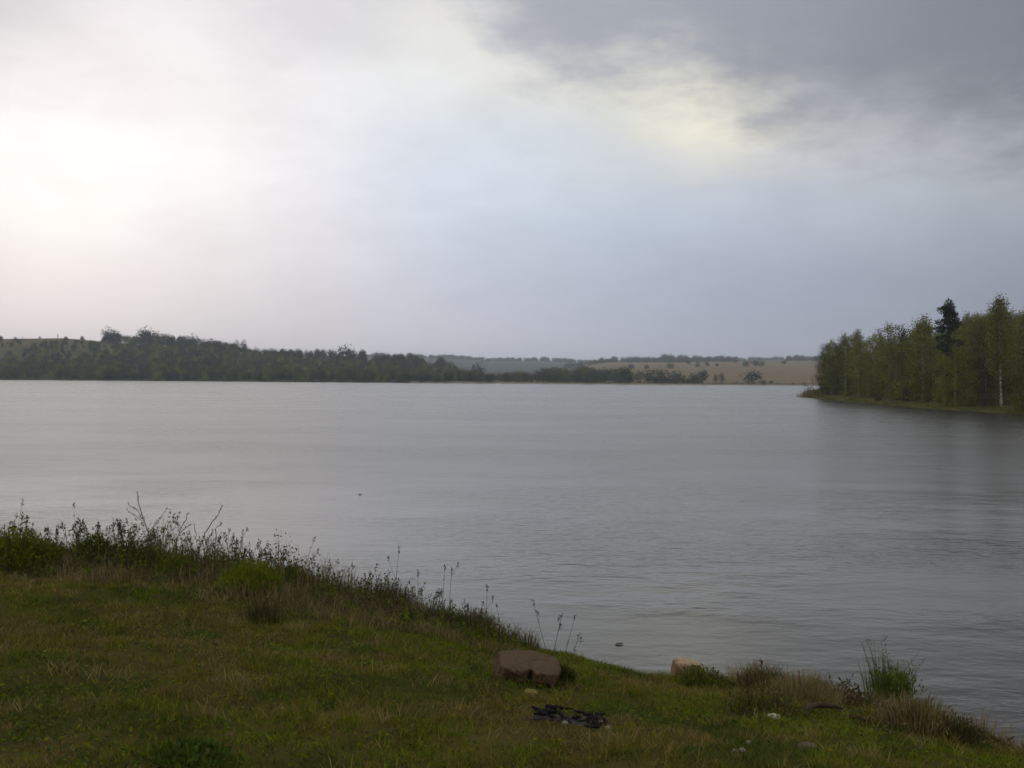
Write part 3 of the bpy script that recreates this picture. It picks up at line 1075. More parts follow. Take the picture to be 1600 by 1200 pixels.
# trees of the left wood
WOOD_L = 'small dark leafy tree crowded in the wood covering the left hillside across the lake'
r3 = np.random.default_rng(8)
pts = []
big, rest = [], []
tries = 0
while tries < 60000 and len(pts) < 2100:
    tries += 1
    y = 503 + 205 * r3.random() ** 1.25
    px = r3.uniform(-330, 768)
    lim_hi = np.interp(y, [500, 560, 620, 720], [770, 755, 720, 690])
    if px > lim_hi:
        continue
    if px < 185 and 575 < y:           # open hillside with few bushes
        cl_ = float(fbm((px - 800) / F * y, y, 77, 3, .035))
        if y > 688 and px < 150:
            continue
        if y > 592 and cl_ < np.interp(px, [-50, 60, 120, 185], [.43, .41, .35, .28]):
            continue
    x = (px - 800) / F * y
    if any((x - a) ** 2 + (y - b_) ** 2 < (2.9 if not (px < 185 and y > 592) else 2.0) ** 2 for a, b_ in pts[-420:]):
        continue
    pts.append((x, y))
    wv_ = r3.random()
    v = 0 if wv_ < .22 else 1 if wv_ < .48 else 2 if wv_ < .66 else 3 if wv_ < .82 else 4 if wv_ < .89 else 5
    h = r3.uniform(3.6, 6.6) if y < 690 else r3.uniform(4, 6.5)
    if px < 185 and y > 585:
        h = r3.uniform(2.6, 5.2)
    item = (x, y, float(far_z(px, y)), h, v, px)
    (big if (0 <= px and (y < 530 or y > 660) and not (px < 185 and y > 575)) else rest).append(item)
SKYL = [(160, 530), (172, 516), (200, 521), (228, 515), (260, 521), (300, 527), (350, 533), (400, 542), (450, 545), (540, 545), (600, 551), (680, 557), (720, 561)]
sky_rows = []
for i in range(150):
    px = r3.uniform(162, 715)
    y = r3.uniform(690, 708)
    z = float(far_z(px, y))
    h = (hor(px) - np.interp(px, *zip(*SKYL)) - r3.uniform(-1, 3) ** 2 * 1.3) / F * y + CAM_Z - z
    sky_rows.append(((px - 800) / F * y, y, z, max(h, 4.0), int(r3.choice([0, 1, 2, 5, 5, 4])), px))
r3.shuffle(big)
big = sky_rows + big
for x, y, z, h, v, px in big[:285]:
    s = h / 7.6
    two_part('wood_tree', *far_parts[v], (x, y, z), WOOD_L, 'trees of the wood on the left hillside', r3.uniform(0, 6), (s * r3.uniform(.9, 1.25), s * r3.uniform(.9, 1.25), s))


def merged_trees(name, items, label, n_keep=1.0):
    vs_, cs_, f3_, f4_, base = [], [], [], [], 0
    cache = {}
    for m_ in far_me:
        nv = len(m_.vertices)
        co = np.empty(nv * 3, np.float32)
        m_.vertices.foreach_get('co', co)
        cl = np.empty(nv * 4, np.float32)
        m_.color_attributes['Col'].data.foreach_get('color', cl)
        li = np.empty(len(m_.loops), np.int32)
        m_.loops.foreach_get('vertex_index', li)
        cache[m_.name] = (co.reshape(-1, 3), cl.reshape(-1, 4)[:, :3], li.reshape(-1, 4))
    for x, y, z, h, v, px in items:
        co, cl, q = cache[far_me[v].name]
        s = h / 7.6
        a = r3.uniform(0, 6.28)
        ca, sa = math.cos(a) * s * 1.1, math.sin(a) * s * 1.1
        p = np.stack([co[:, 0] * ca - co[:, 1] * sa + x, co[:, 0] * sa + co[:, 1] * ca + y, co[:, 2] * s + z], 1)
        vs_.append(p)
        cs_.append(cl)
        f4_.append(q + base)
        base += len(p)
    me_ = mesh_np(name, np.concatenate(vs_), [np.concatenate(f4_)], np.concatenate(cs_), [M_FAR])
    return tag(link(name, me_), label, 'wood', None, 'stuff')


merged_trees('hillside_wood', rest + big[285:], 'mass of trees filling the wood behind the front rows on the left hillside')

# trees and bushes of the middle shore
for a in [
    (1175, 560, 578, 0, 2.2, 'lone dark spreading bush in the tan field near the far shore'),
    (1098, 535, 578, 2, 1.5, 'dark upright tree at the right end of the tree row below the tan field'),
    (1084, 537, 582, 5, 1.5, 'rounded bush leaning against the upright tree at the right end of the row'),
    (1128, 530, 582, 4, 1.0, 'pale bare tree standing between the tree row and the lone dark bush'),
    (1118, 532, 584, 4, .9, 'small pale bare shrub just left of the bare tree below the field'),
    (1058, 530, 579, 5, 1.7, 'broad rounded green tree near the right end of the tree row below the field'),
    (1032, 532, 574, 1, 1.9, 'large rounded green tree in the middle of the tree row below the field'),
    (1014, 536, 577, 5, 1.6, 'green tree pressed against the large rounded tree of the row'),
    (996, 532, 578, 4, 1.6, 'brownish bare tree left of the large rounded tree of the row'),
    (972, 532, 573, 2, 1.8, 'tall dark green tree at the left start of the field row'),
]:
    far_named(*a, name='shore_tree')
MIDL = 'small dark tree in the straggling belt between the left wood and the tan field'
for i in range(120):
    px = r3.uniform(762, 985)
    y = r3.uniform(512, 640)
    top_lim = np.interp(px, [760, 790, 860, 900, 975], [584, 582, 571, 571, 573])
    loc = at_far(px, y)
    hmax = (hor(px) - top_lim) / F * y + CAM_Z - loc[2]
    if hmax < 1.5:
        continue
    h = min(hmax * r3.uniform(.7, 1.0), r3.uniform(3.5, 11.0))
    s = h / 7.6
    two_part('belt_tree', *far_parts[int(r3.choice([0, 1, 4, 5, 4, 1, 3]))], loc, MIDL, 'trees between the wood and the field', r3.uniform(0, 6), (s * 1.25, s * 1.25, s))
ROWL = 'low rounded bush filling the gaps of the tree row below the tan field'
for i in range(26):
    px = r3.uniform(940, 1112)
    s = r3.uniform(2.4, 4.6) / 7.6
    two_part('row_bush', *far_parts[int(r3.choice([0, 1, 5, 4]))], at_far(px, r3.uniform(520, 540)), ROWL, 'bushes filling the tree row', r3.uniform(0, 6), (s * 1.6, s * 1.6, s), 'bush')
SHR = 'low green shrub on the far shore below the tan field'
for i in range(36):
    px = r3.uniform(800, 1290)
    y = r3.uniform(508, 530)
    s = r3.uniform(.8, 1.8) / 7.6
    if 1190 < px and r3.random() < .5:
        s *= 1.6
    o = link('shore_shrub', far_me[int(r3.choice([1, 3, 4, 2]))], None, at_far(px, y), r3.uniform(0, 6), (s * 2.4, s * 2.0, s))
    tag(o, SHR, 'shrub', 'shrubs along the far shore')
FLD = 'small dark field tree dotted on the tan slope above the far shore'
for px, y, h in [(1047, 900, 6), (1090, 1000, 5), (1105, 1010, 5), (1120, 1000, 4), (1165, 980, 7), (1180, 1000, 7), (1190, 1005, 6), (1010, 850, 5), (985, 880, 6), (1075, 1150, 6), (1150, 1250, 5), (1225, 1100, 5)]:
    s = h / 7.6
    tag(link('field_tree', far_me[int(r3.integers(0, 3))], None, at_far(px, y), r3.uniform(0, 6), (s * 1.7, s * 1.7, s)), FLD, 'tree', 'trees dotted on the tan field')

# far woods on the ridges: one mass
ridge = []
for i in range(1500):
    px = r3.uniform(560, 1330)
    y = r3.choice([1420, 1480, 2150, 2200, 2260]) + r3.uniform(-30, 30)
    if y < 1600:
        if not (880 < px < 1150 or 1230 < px):
            continue
        if r3.random() < .35:
            continue
    h = r3.uniform(5, 9) * (0.7 + 0.9 * float(fbm(px, 0, 51, 3, 0.02)))
    ridge.append(((px - 800) / F * y, y, float(far_z(px, y)) - 1.0, h * 1.1, int(r3.choice([0, 1, 5])), px))
merged_trees('ridge_woods', ridge, 'bluish far woods along the ridges beyond the field')


# ------------------------------------------------------------------ near bank: lawn, weeds, undergrowth
def scatter(n, x0, x1, y0, y1):
    return rng.uniform(x0, x1, n), rng.uniform(y0, y1, n)


def in_view(x, y, m=0.6):
    return np.abs(x) < 0.56 * y + m


L_GREEN = [(0.10, 0.13, 0.006), (0.12, 0.145, 0.008), (0.076, 0.104, 0.006)]
L_OLIVE = [(0.13, 0.125, 0.010), (0.105, 0.106, 0.009), (0.145, 0.13, 0.014)]
L_BROWN = [(0.15, 0.11, 0.028), (0.11, 0.08, 0.022), (0.19, 0.145, 0.045)]

STRAW0 = [(0.24, 0.185, 0.075), (0.2, 0.15, 0.06), (0.17, 0.13, 0.05)]
g = Geo()
n = 430000
x = rng.uniform(-7.5, 5.8, n)
y = 2.3 + 8.7 * rng.random(n) ** 1.15
ys, ze = shore(x)
ok = in_view(x, y) & (y < ys + 0.05)
x, y, ys = x[ok], y[ok], ys[ok]
z = ground_z(x, y)
ok = (z > 0.03) & (rng.random(len(x)) < np.clip((z - .03) / .12 + (fbm(x, y, 66, 3, 3.0) - .5) * 1.6, .04, 1))
x, y, ys, z = x[ok], y[ok], ys[ok], z[ok]
f1 = fbm(x, y, 61, 4, 0.9)
f2 = fbm(x, y, 62, 4, 2.3)
f3 = fbm(x, y, 63, 3, 5.0)
# burnt patch and worn spots stay thin
burn = spot(897, 1126)
bx, by = x - burn[0], y - burn[1]
brot = np.hypot((bx * .96 + by * -.28) / 0.24, (bx * .28 + by * .96) / 0.17)
thin = np.clip((f2 - 0.53) * 7, 0, .85) + np.clip((f3 - 0.60) * 6, 0, .5)
ok = (rng.random(len(x)) > thin) & ((brot + (f3 - .5) * .9 > .95) | (rng.random(len(x)) < .10))
x, y, ys, z, f1, f2, f3 = (a[ok] for a in (x, y, ys, z, f1, f2, f3))
n = len(x)
f4 = fbm(x, y, 64, 3, 3.2)
f5 = fbm(x, y, 65, 3, 1.7)
kind = f1 + 0.55 * (f4 - .5) + 0.3 * (f3 - .5) + rng.normal(0, .04, n)
c = np.where((kind < .495)[:, None], pick(L_GREEN, n), np.where((kind < .60)[:, None], pick(L_OLIVE, n), pick(L_BROWN, n)))
c = np.where((rng.random(n) < .12)[:, None], pick(L_BROWN, n), c)
c = np.where((f5 + rng.normal(0, .03, n) > .62)[:, None], pick([(0.05, 0.075, 0.008), (0.062, 0.085, 0.01)], n), c)
h = rng.uniform(.014, .038, n) * (0.5 + 1.5 * f2) * (1 + .5 * (rng.random(n) < .06))
g.blades(np.c_[x, y, z - .005], h, rng.uniform(.003, .0065, n) * (0.75 + y / 16), rng.uniform(.01, .06, n), rng.uniform(0, 6.28, n), c)
nt_ = 420
tx, ty = rng.uniform(-6.5, 4.5, nt_), 2.6 + 7.4 * rng.random(nt_)
tok = in_view(tx, ty) & (ty < shore(tx)[0] - .1)
tx, ty = tx[tok], ty[tok]
for x_, y_ in zip(tx, ty):
    m = int(rng.integers(25, 70))
    r_ = rng.uniform(.03, .10)
    qx, qy = x_ + rng.normal(0, r_, m), y_ + rng.normal(0, r_, m)
    pal_ = [L_GREEN, L_OLIVE, L_BROWN, L_BROWN + L_OLIVE, STRAW0][int(rng.integers(5))]
    g.blades(np.c_[qx, qy, ground_z(qx, qy) - .005], rng.uniform(.04, .10, m), rng.uniform(.003, .006, m), rng.uniform(.02, .09, m), rng.uniform(0, 6.28, m), pick(pal_, m))
tag(link('lawn_grass', g.mesh('lawn_grass', M_GRASS)), 'short patchy green and brown grass covering the bank', 'grass', None, 'stuff')

# low broad leaves (clover, dandelion rosettes) in patches
g = Geo()
n = 46000
x = rng.uniform(-7, 5.5, n)
y = 2.5 + 8 * rng.random(n) ** 1.1
ys, _ = shore(x)
f = fbm(x, y, 71, 3, 1.4)
ok = in_view(x, y) & (y < ys) & (f > .52)
x, y = x[ok], y[ok]
z = ground_z(x, y)
n = len(x)
g.leaves(np.c_[x, y, z + rng.uniform(0, .025, n)], rng.normal(0, 1, (n, 3)) * np.array([1, 1, .35]) + np.array([0, 0, .4]), rng.uniform(.015, .04, n), rng.uniform(.008, .02, n), pick(L_GREEN + [(0.04, 0.065, 0.014)], n))
tag(link('low_weeds', g.mesh('low_weeds', M_LEAF)), 'low broad leaved weeds in the lawn', 'weeds', None, 'stuff')

# rank growth along the bank edge
g = Geo()


def rank(n, xa, xb, depth, hmin, hmax, cols_, leafy, seed, dens=0.5, off=0.0):
    x = rng.uniform(xa, xb, n)
    ys, _ = shore(x)
    y = ys + off - rng.random(n) ** 1.3 * depth
    f = fbm(x, y, seed, 4, 1.6)
    ok = (f > dens - .12 * rng.random(n))
    x, y, f = x[ok], y[ok], f[ok]
    z = ground_z(x, y)
    ok = z > 0.04
    x, y, z, f = x[ok], y[ok], z[ok], f[ok]
    n = len(x)
    hh_ = rng.uniform(hmin, hmax, n) * np.clip((f - .30) * 3.0, .12, 1.2)
    wide_ = fbm(x, y, seed + 40, 3, .8)
    hh_ *= np.clip(.35 + 1.2 * wide_, .5, 1.15)
    c = pick(cols_, n)
    if leafy:
        # little plants: one stem each, leaves set along it
        per = 11
        k_ = n // per
        sx_, sy_, sh_ = x[:k_], y[:k_], hh_[:k_]
        sz_ = z[:k_]
        la, ln = rng.uniform(0, 6.28, k_), rng.uniform(.02, .35, k_) * sh_
        g.blades(np.c_[sx_, sy_, sz_ - .01], sh_, .0045, ln, la, pick(cols_, k_) * .8, .4)
        u_ = rng.uniform(.12, 1.0, (k_, per))
        px_l = sx_[:, None] + (np.cos(la) * ln)[:, None] * u_ ** 1.3 + rng.normal(0, .008, (k_, per))
        py_l = sy_[:, None] + (np.sin(la) * ln)[:, None] * u_ ** 1.3 + rng.normal(0, .008, (k_, per))
        pz_l = sz_[:, None] + sh_[:, None] * u_
        p = np.stack([px_l.ravel(), py_l.ravel(), pz_l.ravel()], 1)
        n = len(p)
        c = np.repeat(pick(cols_, k_), per, 0) * rng.uniform(.8, 1.2, (n, 1))
        g.leaves(p, rng.normal(0, .7, (n, 3)) + np.array([0, 0, .6]), rng.uniform(.022, .055, n), rng.uniform(.009, .018, n), c)
    else:
        g.blades(np.c_[x, y, z - .01], hh_, rng.uniform(.003, .007, n), rng.uniform(.02, .16, n), rng.uniform(0, 6.28, n), c, .75)


W_DARK = [(0.055, 0.068, 0.014), (0.042, 0.052, 0.012), (0.065, 0.07, 0.018)]
W_BROWN = [(0.115, 0.08, 0.036), (0.08, 0.056, 0.028), (0.17, 0.125, 0.06)]
STRAW = [(0.24, 0.185, 0.09), (0.2, 0.15, 0.07), (0.28, 0.22, 0.12)]
rank(18000, -7.5, 0.1, 1.7, .06, .22, W_BROWN + STRAW[:1], False, 81, .42)
rank(5000, -7.5, 0.1, 1.9, .05, .18, STRAW + W_BROWN, False, 181, .5)
rank(9000, -7.5, 0.1, 1.3, .05, .20, W_DARK + L_GREEN, True, 82, .48)
rank(9000, -7.5, 0.3, .5, .14, .42, W_DARK + W_BROWN, False, 83, .42)
rank(7000, -7.5, -1.0, .6, .14, .40, W_DARK + L_GREEN, True, 84, .44)
rank(3000, -7.5, -1.4, .6, .10, .26, L_GREEN + L_OLIVE, False, 184, .52)
rank(12000, -7.5, -1.2, .8, .16, .50, W_DARK + L_GREEN[:1], True, 187, .44)
rank(4500, -7.5, .1, .6, .14, .40, STRAW + W_BROWN, False, 189, .46)
rank(7000, -7.5, -.4, 1.1, .06, .22, [(0.05, 0.038, 0.02), (0.07, 0.052, 0.028)] + W_DARK, True, 188, .5)
rank(3000, -7.5, .1, .35, .12, .32, W_DARK + W_BROWN, False, 185, .50)
rank(5000, 0.9, 2.1, .55, .03, .10, L_GREEN + L_OLIVE + W_BROWN[:1], False, 85, .42)
rank(17000, 1.9, 3.35, 1.05, .07, .24, W_BROWN + L_OLIVE[:1] + W_DARK, False, 86, .40)
rank(5000, 1.9, 3.4, .9, .08, .26, STRAW, False, 186, .46)
rank(11000, 1.9, 3.35, 1.0, .05, .2, W_DARK + BROWN + W_BROWN, True, 87, .42)
rank(2500, -1, 1.2, .3, .03, .1, L_GREEN + W_DARK, False, 88, .35)
rank(4000, 3.7, 7, .5, .04, .12, W_DARK + L_OLIVE, False, 89, .4)
tag(link('bank_undergrowth', g.mesh('bank_undergrowth', M_GRASS)), 'tangle of dead brown grass and dark weeds along the bank edge', 'undergrowth', None, 'stuff')


# individual weeds standing on the bank edge
def weed(h, seed, leafcols, leafn=26, branch=3, stemc=(0.05, 0.04, 0.035), head=None, leaf=.035, bendx=.12, stemr=.0026):
    global rng
    keep = rng
    rng = np.random.default_rng(seed)
    st, lf = Geo(), Geo()
    k = np.linspace(0, 1, 6)
    bx_, by_ = rng.normal(0, bendx, 2) * h
    ax = np.stack([bx_ * k ** 1.6, by_ * k ** 1.6, h * k], 1)
    st.tube(ax, np.linspace(stemr, stemr * .45, 6), stemc, 4)
    ends = [ax[-1]]
    for i in range(branch):
        f0 = rng.uniform(.35, .85)
        b0 = np.array([np.interp(f0, k, ax[:, j]) for j in range(3)])
        a = rng.uniform(0, 6.28)
        L = h * rng.uniform(.15, .34)
        tip = b0 + np.array([math.cos(a) * L * .6, math.sin(a) * L * .6, L])
        st.tube(np.stack([b0, (b0 + tip) / 2 + np.array([0, 0, -.06 * L]), tip]), [stemr * .7, stemr * .55, stemr * .35], stemc, 3)
        ends.append(tip)
    if leafn:
        u_ = rng.random(leafn) ** .8
        p = np.stack([np.interp(u_, k, ax[:, j]) for j in range(3)], 1)
        a = rng.uniform(0, 6.28, leafn)
        d = np.stack([np.cos(a), np.sin(a), rng.uniform(.1, 1.3, leafn)], 1)
        lf.leaves(p, d, leaf * rng.uniform(.6, 1.5, leafn) * (1.2 - .6 * u_), leaf * .33, pick(leafcols, leafn), .25)
    for e_ in ends:
        m = 16 if head else 7
        d = rng.normal(0, .5, (m, 3)) + np.array([0, 0, .9])
        p = e_ + rng.normal(0, .005, (m, 3)) - np.array([0, 0, 1]) * rng.random((m, 1)) * (.06 if head else .03)
        lf.leaves(p, d, .022, .009, pick(head or leafcols, m))
    rng = keep
    return st.mesh('weed_stem', M_STEM), lf.mesh('weed_leaves', M_LEAF)


def place_weed(name, m2, loc, label, group=None, rz=0., sc=1., cat='weed', tilt=None, lname='leaves'):
    e = empty(name, loc, label, cat, group, rz, sc)
    if tilt:
        e.rotation_euler = (tilt[0], tilt[1], rz)
    link('stem', m2[0], e)
    link(lname, m2[1], e)
    return e


BLUEGREEN = [(0.045, 0.065, 0.035), (0.055, 0.075, 0.035), (0.04, 0.052, 0.03)]
DEAD = [(0.09, 0.072, 0.06), (0.12, 0.095, 0.075), (0.07, 0.056, 0.048)]
leafy_me = [weed(.30, 700 + i, BLUEGREEN + W_DARK, 40, 2, (0.04, 0.045, 0.025), None, .03) for i in range(5)]
stalk_me = [weed(.34, 720 + i, DEAD, 8, 3, (0.055, 0.045, 0.038), DEAD, .03) for i in range(5)]
LEAFY = 'short dark leafy weed standing in the row along the bank edge against the water'
STALK = 'thin dead brown stalk with small seed heads in the row along the bank edge'
r5 = np.random.default_rng(15)
hpx = [0, 80, 200, 330, 420, 520, 620, 700, 780]
hts = [.40, .42, .38, .34, .32, .30, .27, .25, .20]
for i in range(120):
    px = r5.uniform(-60, 790)
    loc = on_edge(px, r5.uniform(0.0, .35))
    s = np.interp(px, hpx, hts) / .30 * r5.uniform(.6, 1.15)
    if r5.random() < (.62 if px < 480 else .35):
        place_weed('leafy_weed', leafy_me[int(r5.integers(5))], loc, LEAFY, 'leafy weeds along the bank edge', r5.uniform(0, 6), s * .95)
    else:
        place_weed('dead_stalk', stalk_me[int(r5.integers(5))], loc, STALK, 'dead stalks along the bank edge', r5.uniform(0, 6), s, 'stalk', None, 'leaves_and_heads')


def stalk_between(name, base_px, base_py, top_px, top_py, label, seed, head=True, branch=0, leafn=4, edge=True, cat='stalk', stemr=.003, headc=DEAD, stemc=(0.055, 0.045, 0.038)):
    """a stalk rooted on the bank whose tip stands where the photo shows it, leaning only sideways"""
    loc = on_edge(base_px, .1) if edge else spot(base_px, base_py)
    y = loc[1]
    top = np.array([(top_px - 800) / F * y, y, CAM_Z + (hor(top_px) - top_py) / F * y])
    h = float(np.linalg.norm(top - loc))
    m2 = weed(h, seed, headc, leafn, branch, stemc, headc if head else None, .03, .02, stemr)
    tilt = math.atan2(top[0] - loc[0], top[2] - loc[2])
    return place_weed(name, m2, loc, label, None, 0., 1., cat, (0, tilt), 'leaves_and_heads')


for k_, a in enumerate([
    (468, 892, 492, 840, 'single dead stalk leaning right, rising from the right end of the bright green clump'),
    (616, 915, 627, 856, 'tall thin dead stalk alone above the middle of the bank edge'),
    (655, 940, 656, 893, 'short dark upright stalk left of the twin stalks on the bank edge'),
    (692, 950, 698, 884, 'left one of twin tall stalks above the lower bank edge'),
    (703, 955, 707, 888, 'right one of twin tall stalks above the lower bank edge'),
    (762, 968, 764, 915, 'faint thin stalk right of the twin tall stalks, over the brown tuft'),
    (790, 985, 776, 944, 'bent stalk leaning left at the right end of the brown tuft'),
    (857, 1005, 834, 938, 'long thin stalk leaning left, standing behind the big boulder'),
    (868, 1008, 882, 960, 'middle thin stalk behind the big boulder'),
    (886, 1008, 901, 962, 'thin stalk leaning right behind the big boulder'),
    (898, 1012, 908, 992, 'small stalk at the low grassy tip right of the boulder'),
    (122, 835, 117, 786, 'very thin tall stalk with a tiny head, near the left bush'),
    (20, 822, 38, 781, 'stalk with a drooping dark head above the left bush'),
    (352, 870, 360, 826, 'dark upright stalk right of the big dry branching weed'),
    (378, 870, 382, 828, 'slender stalk over the left half of the bright green clump'),
    (548, 905, 552, 880, 'short dead stalk between the bright green clump and the tall thin stalk'),
]):
    stalk_between('dead_stalk', *a, seed=800 + k_, branch=(k_ * 7) % 3)
for k_, a in enumerate([
    (1199, 1082, 1192, 1034, 'thin dark stalk with a knobbly head right of the small pale boulder'),
    (1170, 1085, 1172, 1054, 'short thick reddish stalk at the waters edge right of the small pale boulder'),
]):
    stalk_between('dead_stalk', *a, seed=830 + k_, branch=0, edge=False, stemr=.005, headc=[(0.04, 0.03, 0.035), (0.06, 0.04, 0.035)])
stalk_between('flower_stalk', 1258, 1098, 1255, 1048, 'reddish stalk with a single pale pink flower head by the dry grass', 835, True, 0, 0, False, 'flower', .004,
              [(0.42, 0.27, 0.25), (0.35, 0.2, 0.2)], (0.09, 0.035, 0.03))


# the big dry branching weed
def twig_line(g, p0, p1, r0, r1, col, wob, knobs, headc):
    k = np.linspace(0, 1, 9)
    pts = np.asarray(p0) + (np.asarray(p1) - np.asarray(p0)) * k[:, None] + np.cumsum(rng.normal(0, wob, (9, 3)), 0) * np.sin(k * math.pi)[:, None]
    g.tube(pts, np.linspace(r0, r1, 9), col, 4)
    return pts


dry_c = (0.16, 0.13, 0.11)
for nm, base_px, arms, lab in [
    ('dry_weed', 243, [((243, 868), (228, 820), .006), ((228, 822), (212, 769), .0055), ((222, 805), (206, 782), .003), ((226, 815), (194, 798), .003), ((231, 836), (264, 793), .003), ((236, 850), (205, 842), .003), ((233, 842), (250, 810), .003), ((226, 812), (227, 801), .003), ((240, 860), (258, 832), .003)], 'tallest dry branching dead weed, forked at its top, on the left of the bank edge'),
    ('dry_weed', 272, [((272, 868), (282, 830), .005), ((282, 830), (292, 802), .004), ((281, 835), (304, 817), .004), ((304, 817), (302, 845), .003), ((281, 832), (271, 806), .003), ((277, 850), (262, 822), .003), ((271, 806), (272, 814), .003), ((283, 828), (276, 813), .003)], 'tangled dry weed with a bent twig between the forked weed and the leaning one'),
    ('dry_weed', 301, [((301, 868), (322, 832), .006), ((322, 832), (346, 791), .005), ((328, 842), (339, 826), .004), ((338, 826), (343, 852), .005), ((310, 862), (336, 853), .003), ((339, 824), (350, 816), .003), ((315, 846), (330, 846), .003)], 'dry dead weed leaning far to the right beside the tangled dry weed'),
]:
    loc = on_edge(base_px, .15)
    y = loc[1]

    def at_y(p, dy=0.0):
        return np.array([(p[0] - 800) / F * y - loc[0], dy, CAM_Z + (hor(p[0]) - p[1]) / F * y - loc[2]])
    st, lf = Geo(), Geo()
    for i, (p0, p1, r0) in enumerate(arms):
        a_ = at_y(p0)
        b_ = at_y(p1)
        a_[1] += 0 if i == 0 else .02 * math.sin(i * 2)
        b_[1] += .09 * math.sin(i * 2.4)
        if i == 0:
            a_ = np.array([0, 0, -.03])
            b_[1] = 0
        pts_ = twig_line(st, a_, b_, r0 * 1.3, r0 * .8, dry_c, .006, 4, DEAD)
        m = 12
        u_ = rng.uniform(.35, 1, m)
        pp = np.stack([np.interp(u_, np.linspace(0, 1, 9), pts_[:, j]) for j in range(3)], 1) + rng.normal(0, .006, (m, 3))
        lf.leaves(pp, rng.normal(0, .7, (m, 3)) + np.array([0, 0, .4]), rng.uniform(.012, .028, m), .009, pick(DEAD + BLUEGREEN[:1], m))
    place_weed(nm, (st.mesh('dry_weed_branches', M_STEM), lf.mesh('dry_weed_heads', M_LEAF)), loc, lab, None, 0, 1, 'dead weed', None, 'leaves_and_heads')


# green clumps and tufts
def clump(w, h, n, cols_, seed, leafy=.5, bl=.007, lw=.02, ll=.05, lean=.35):
    global rng
    keep = rng
    rng = np.random.default_rng(seed)
    bl_, lf = Geo(), Geo()
    nb = int(n * (1 - leafy))
    a, r_ = rng.uniform(0, 6.28, nb), rng.random(nb) ** .6 * w / 2
    p = np.stack([np.cos(a) * r_ * .8, np.sin(a) * r_ * .8, np.full(nb, -.02)], 1)
    hh_ = h * rng.uniform(.55, 1.1, nb) * (1.05 - .6 * (r_ / (w / 2)) ** 2)
    bl_.blades(p, hh_, bl * rng.uniform(.7, 1.3, nb), lean * w * .4 * rng.random(nb), a + rng.normal(0, .6, nb), pick(cols_, nb), .6)
    nl = n - nb
    a, r_ = rng.uniform(0, 6.28, nl), rng.random(nl) ** .5 * w / 2
    zz_ = h * (1 - .7 * (r_ / (w / 2)) ** 2) * rng.random(nl) ** .55 * .92
    p = np.stack([np.cos(a) * r_, np.sin(a) * r_, zz_], 1)
    lf.leaves(p, rng.normal(0, .6, (nl, 3)) + np.array([0, 0, .8]), ll * rng.uniform(.6, 1.4, nl), lw * rng.uniform(.7, 1.3, nl), pick(cols_, nl))
    rng = keep
    return bl_.mesh('clump_blades', M_GRASS), lf.mesh('clump_leaves', M_LEAF)


def place_clump(name, m2, loc, label, cat, rz=0., sc=1.):
    e = empty(name, loc, label, cat, None, rz, sc)
    link('blades', m2[0], e)
    link('leaves', m2[1], e)


BRIGHT = [(0.12, 0.155, 0.008), (0.14, 0.17, 0.010), (0.095, 0.13, 0.008)]
place_clump('green_clump', clump(.66, .34, 2000, BRIGHT + L_GREEN + L_OLIVE[:1], 901, .42, .006, .014, .04, .5), spot(392, 925), 'brightest green leafy clump on the bank edge, right of the dry weeds', 'clump')
place_clump('green_clump', clump(.44, .26, 1000, BRIGHT + L_GREEN, 902, .4, .006, .014, .04, .5), spot(462, 918), 'smaller green clump at the right shoulder of the brightest clump', 'clump')
place_clump('green_clump', clump(.52, .28, 1200, L_GREEN + W_DARK + BRIGHT[:1], 903, .5, .006, .014, .04, .5), spot(276, 905), 'dull green clump at the foot of the dry branching weeds', 'clump')
place_clump('leafy_bush', clump(.85, .46, 2600, L_GREEN + L_OLIVE + W_DARK + BRIGHT[:1], 904, .6, .007, .018, .045, .5), spot(22, 888), 'large olive green bush at the far left end of the bank edge', 'bush')
place_clump('leafy_bush', clump(.40, .33, 1000, W_DARK + L_GREEN[:1], 905, .7), spot(150, 880), 'dark leafy bush between the far left bush and the dry weeds', 'bush')
place_clump('grass_tuft', clump(.55, .30, 900, W_BROWN + W_DARK, 906, .25, .006, .008, .04), spot(615, 950), 'brown shaggy grass tuft on the bank edge under the tall thin stalk', 'grass tuft')
place_clump('grass_tuft', clump(.50, .24, 800, W_BROWN + W_DARK, 907, .3, .006, .008, .04), spot(745, 985), 'brown shaggy grass tuft at the lower end of the high bank', 'grass tuft')
place_clump('grass_tuft', clump(.36, .19, 650, L_GREEN + L_OLIVE, 908, .2, .005), spot(1015, 1032), 'green grass tuft left of the small pale boulder', 'grass tuft')
place_clump('leafy_bush', clump(.46, .17, 1100, W_DARK + L_GREEN + W_BROWN[:1], 909, .35, .005, .011, .035, .5), spot(1100, 1072), 'low dark leafy bush in front of the small pale boulder', 'bush')
place_clump('leafy_bush', clump(.17, .15, 400, W_DARK, 910, .7), spot(884, 1074), 'dark leafy clump against the right end of the big boulder', 'clump')
place_clump('grass_tuft', clump(.68, .24, 1500, L_OLIVE[:1] + W_BROWN[2:] + STRAW, 911, .12, .005, .005), spot(1262, 1098), 'tuft of pale dry grass left of the feathery green shrub', 'grass tuft')
place_clump('leafy_bush', clump(.52, .16, 1000, W_DARK + W_BROWN + L_OLIVE[:1], 912, .35, .005, .011, .035, .5), spot(1200, 1112), 'dark leafy bush behind the white stone', 'bush')
place_clump('grass_tuft', clump(.55, .24, 1300, W_BROWN + STRAW + L_OLIVE[:1], 913, .2, .006, .005), spot(1440, 1140), 'yellowish brown grass tuft below the feathery green shrub', 'grass tuft')
place_clump('grass_tuft', clump(.34, .18, 900, W_BROWN + W_DARK, 914, .3, .006, .007, .04), spot(1510, 1160), 'dark brown grass tuft at the last corner of the bank by the dark water', 'grass tuft')
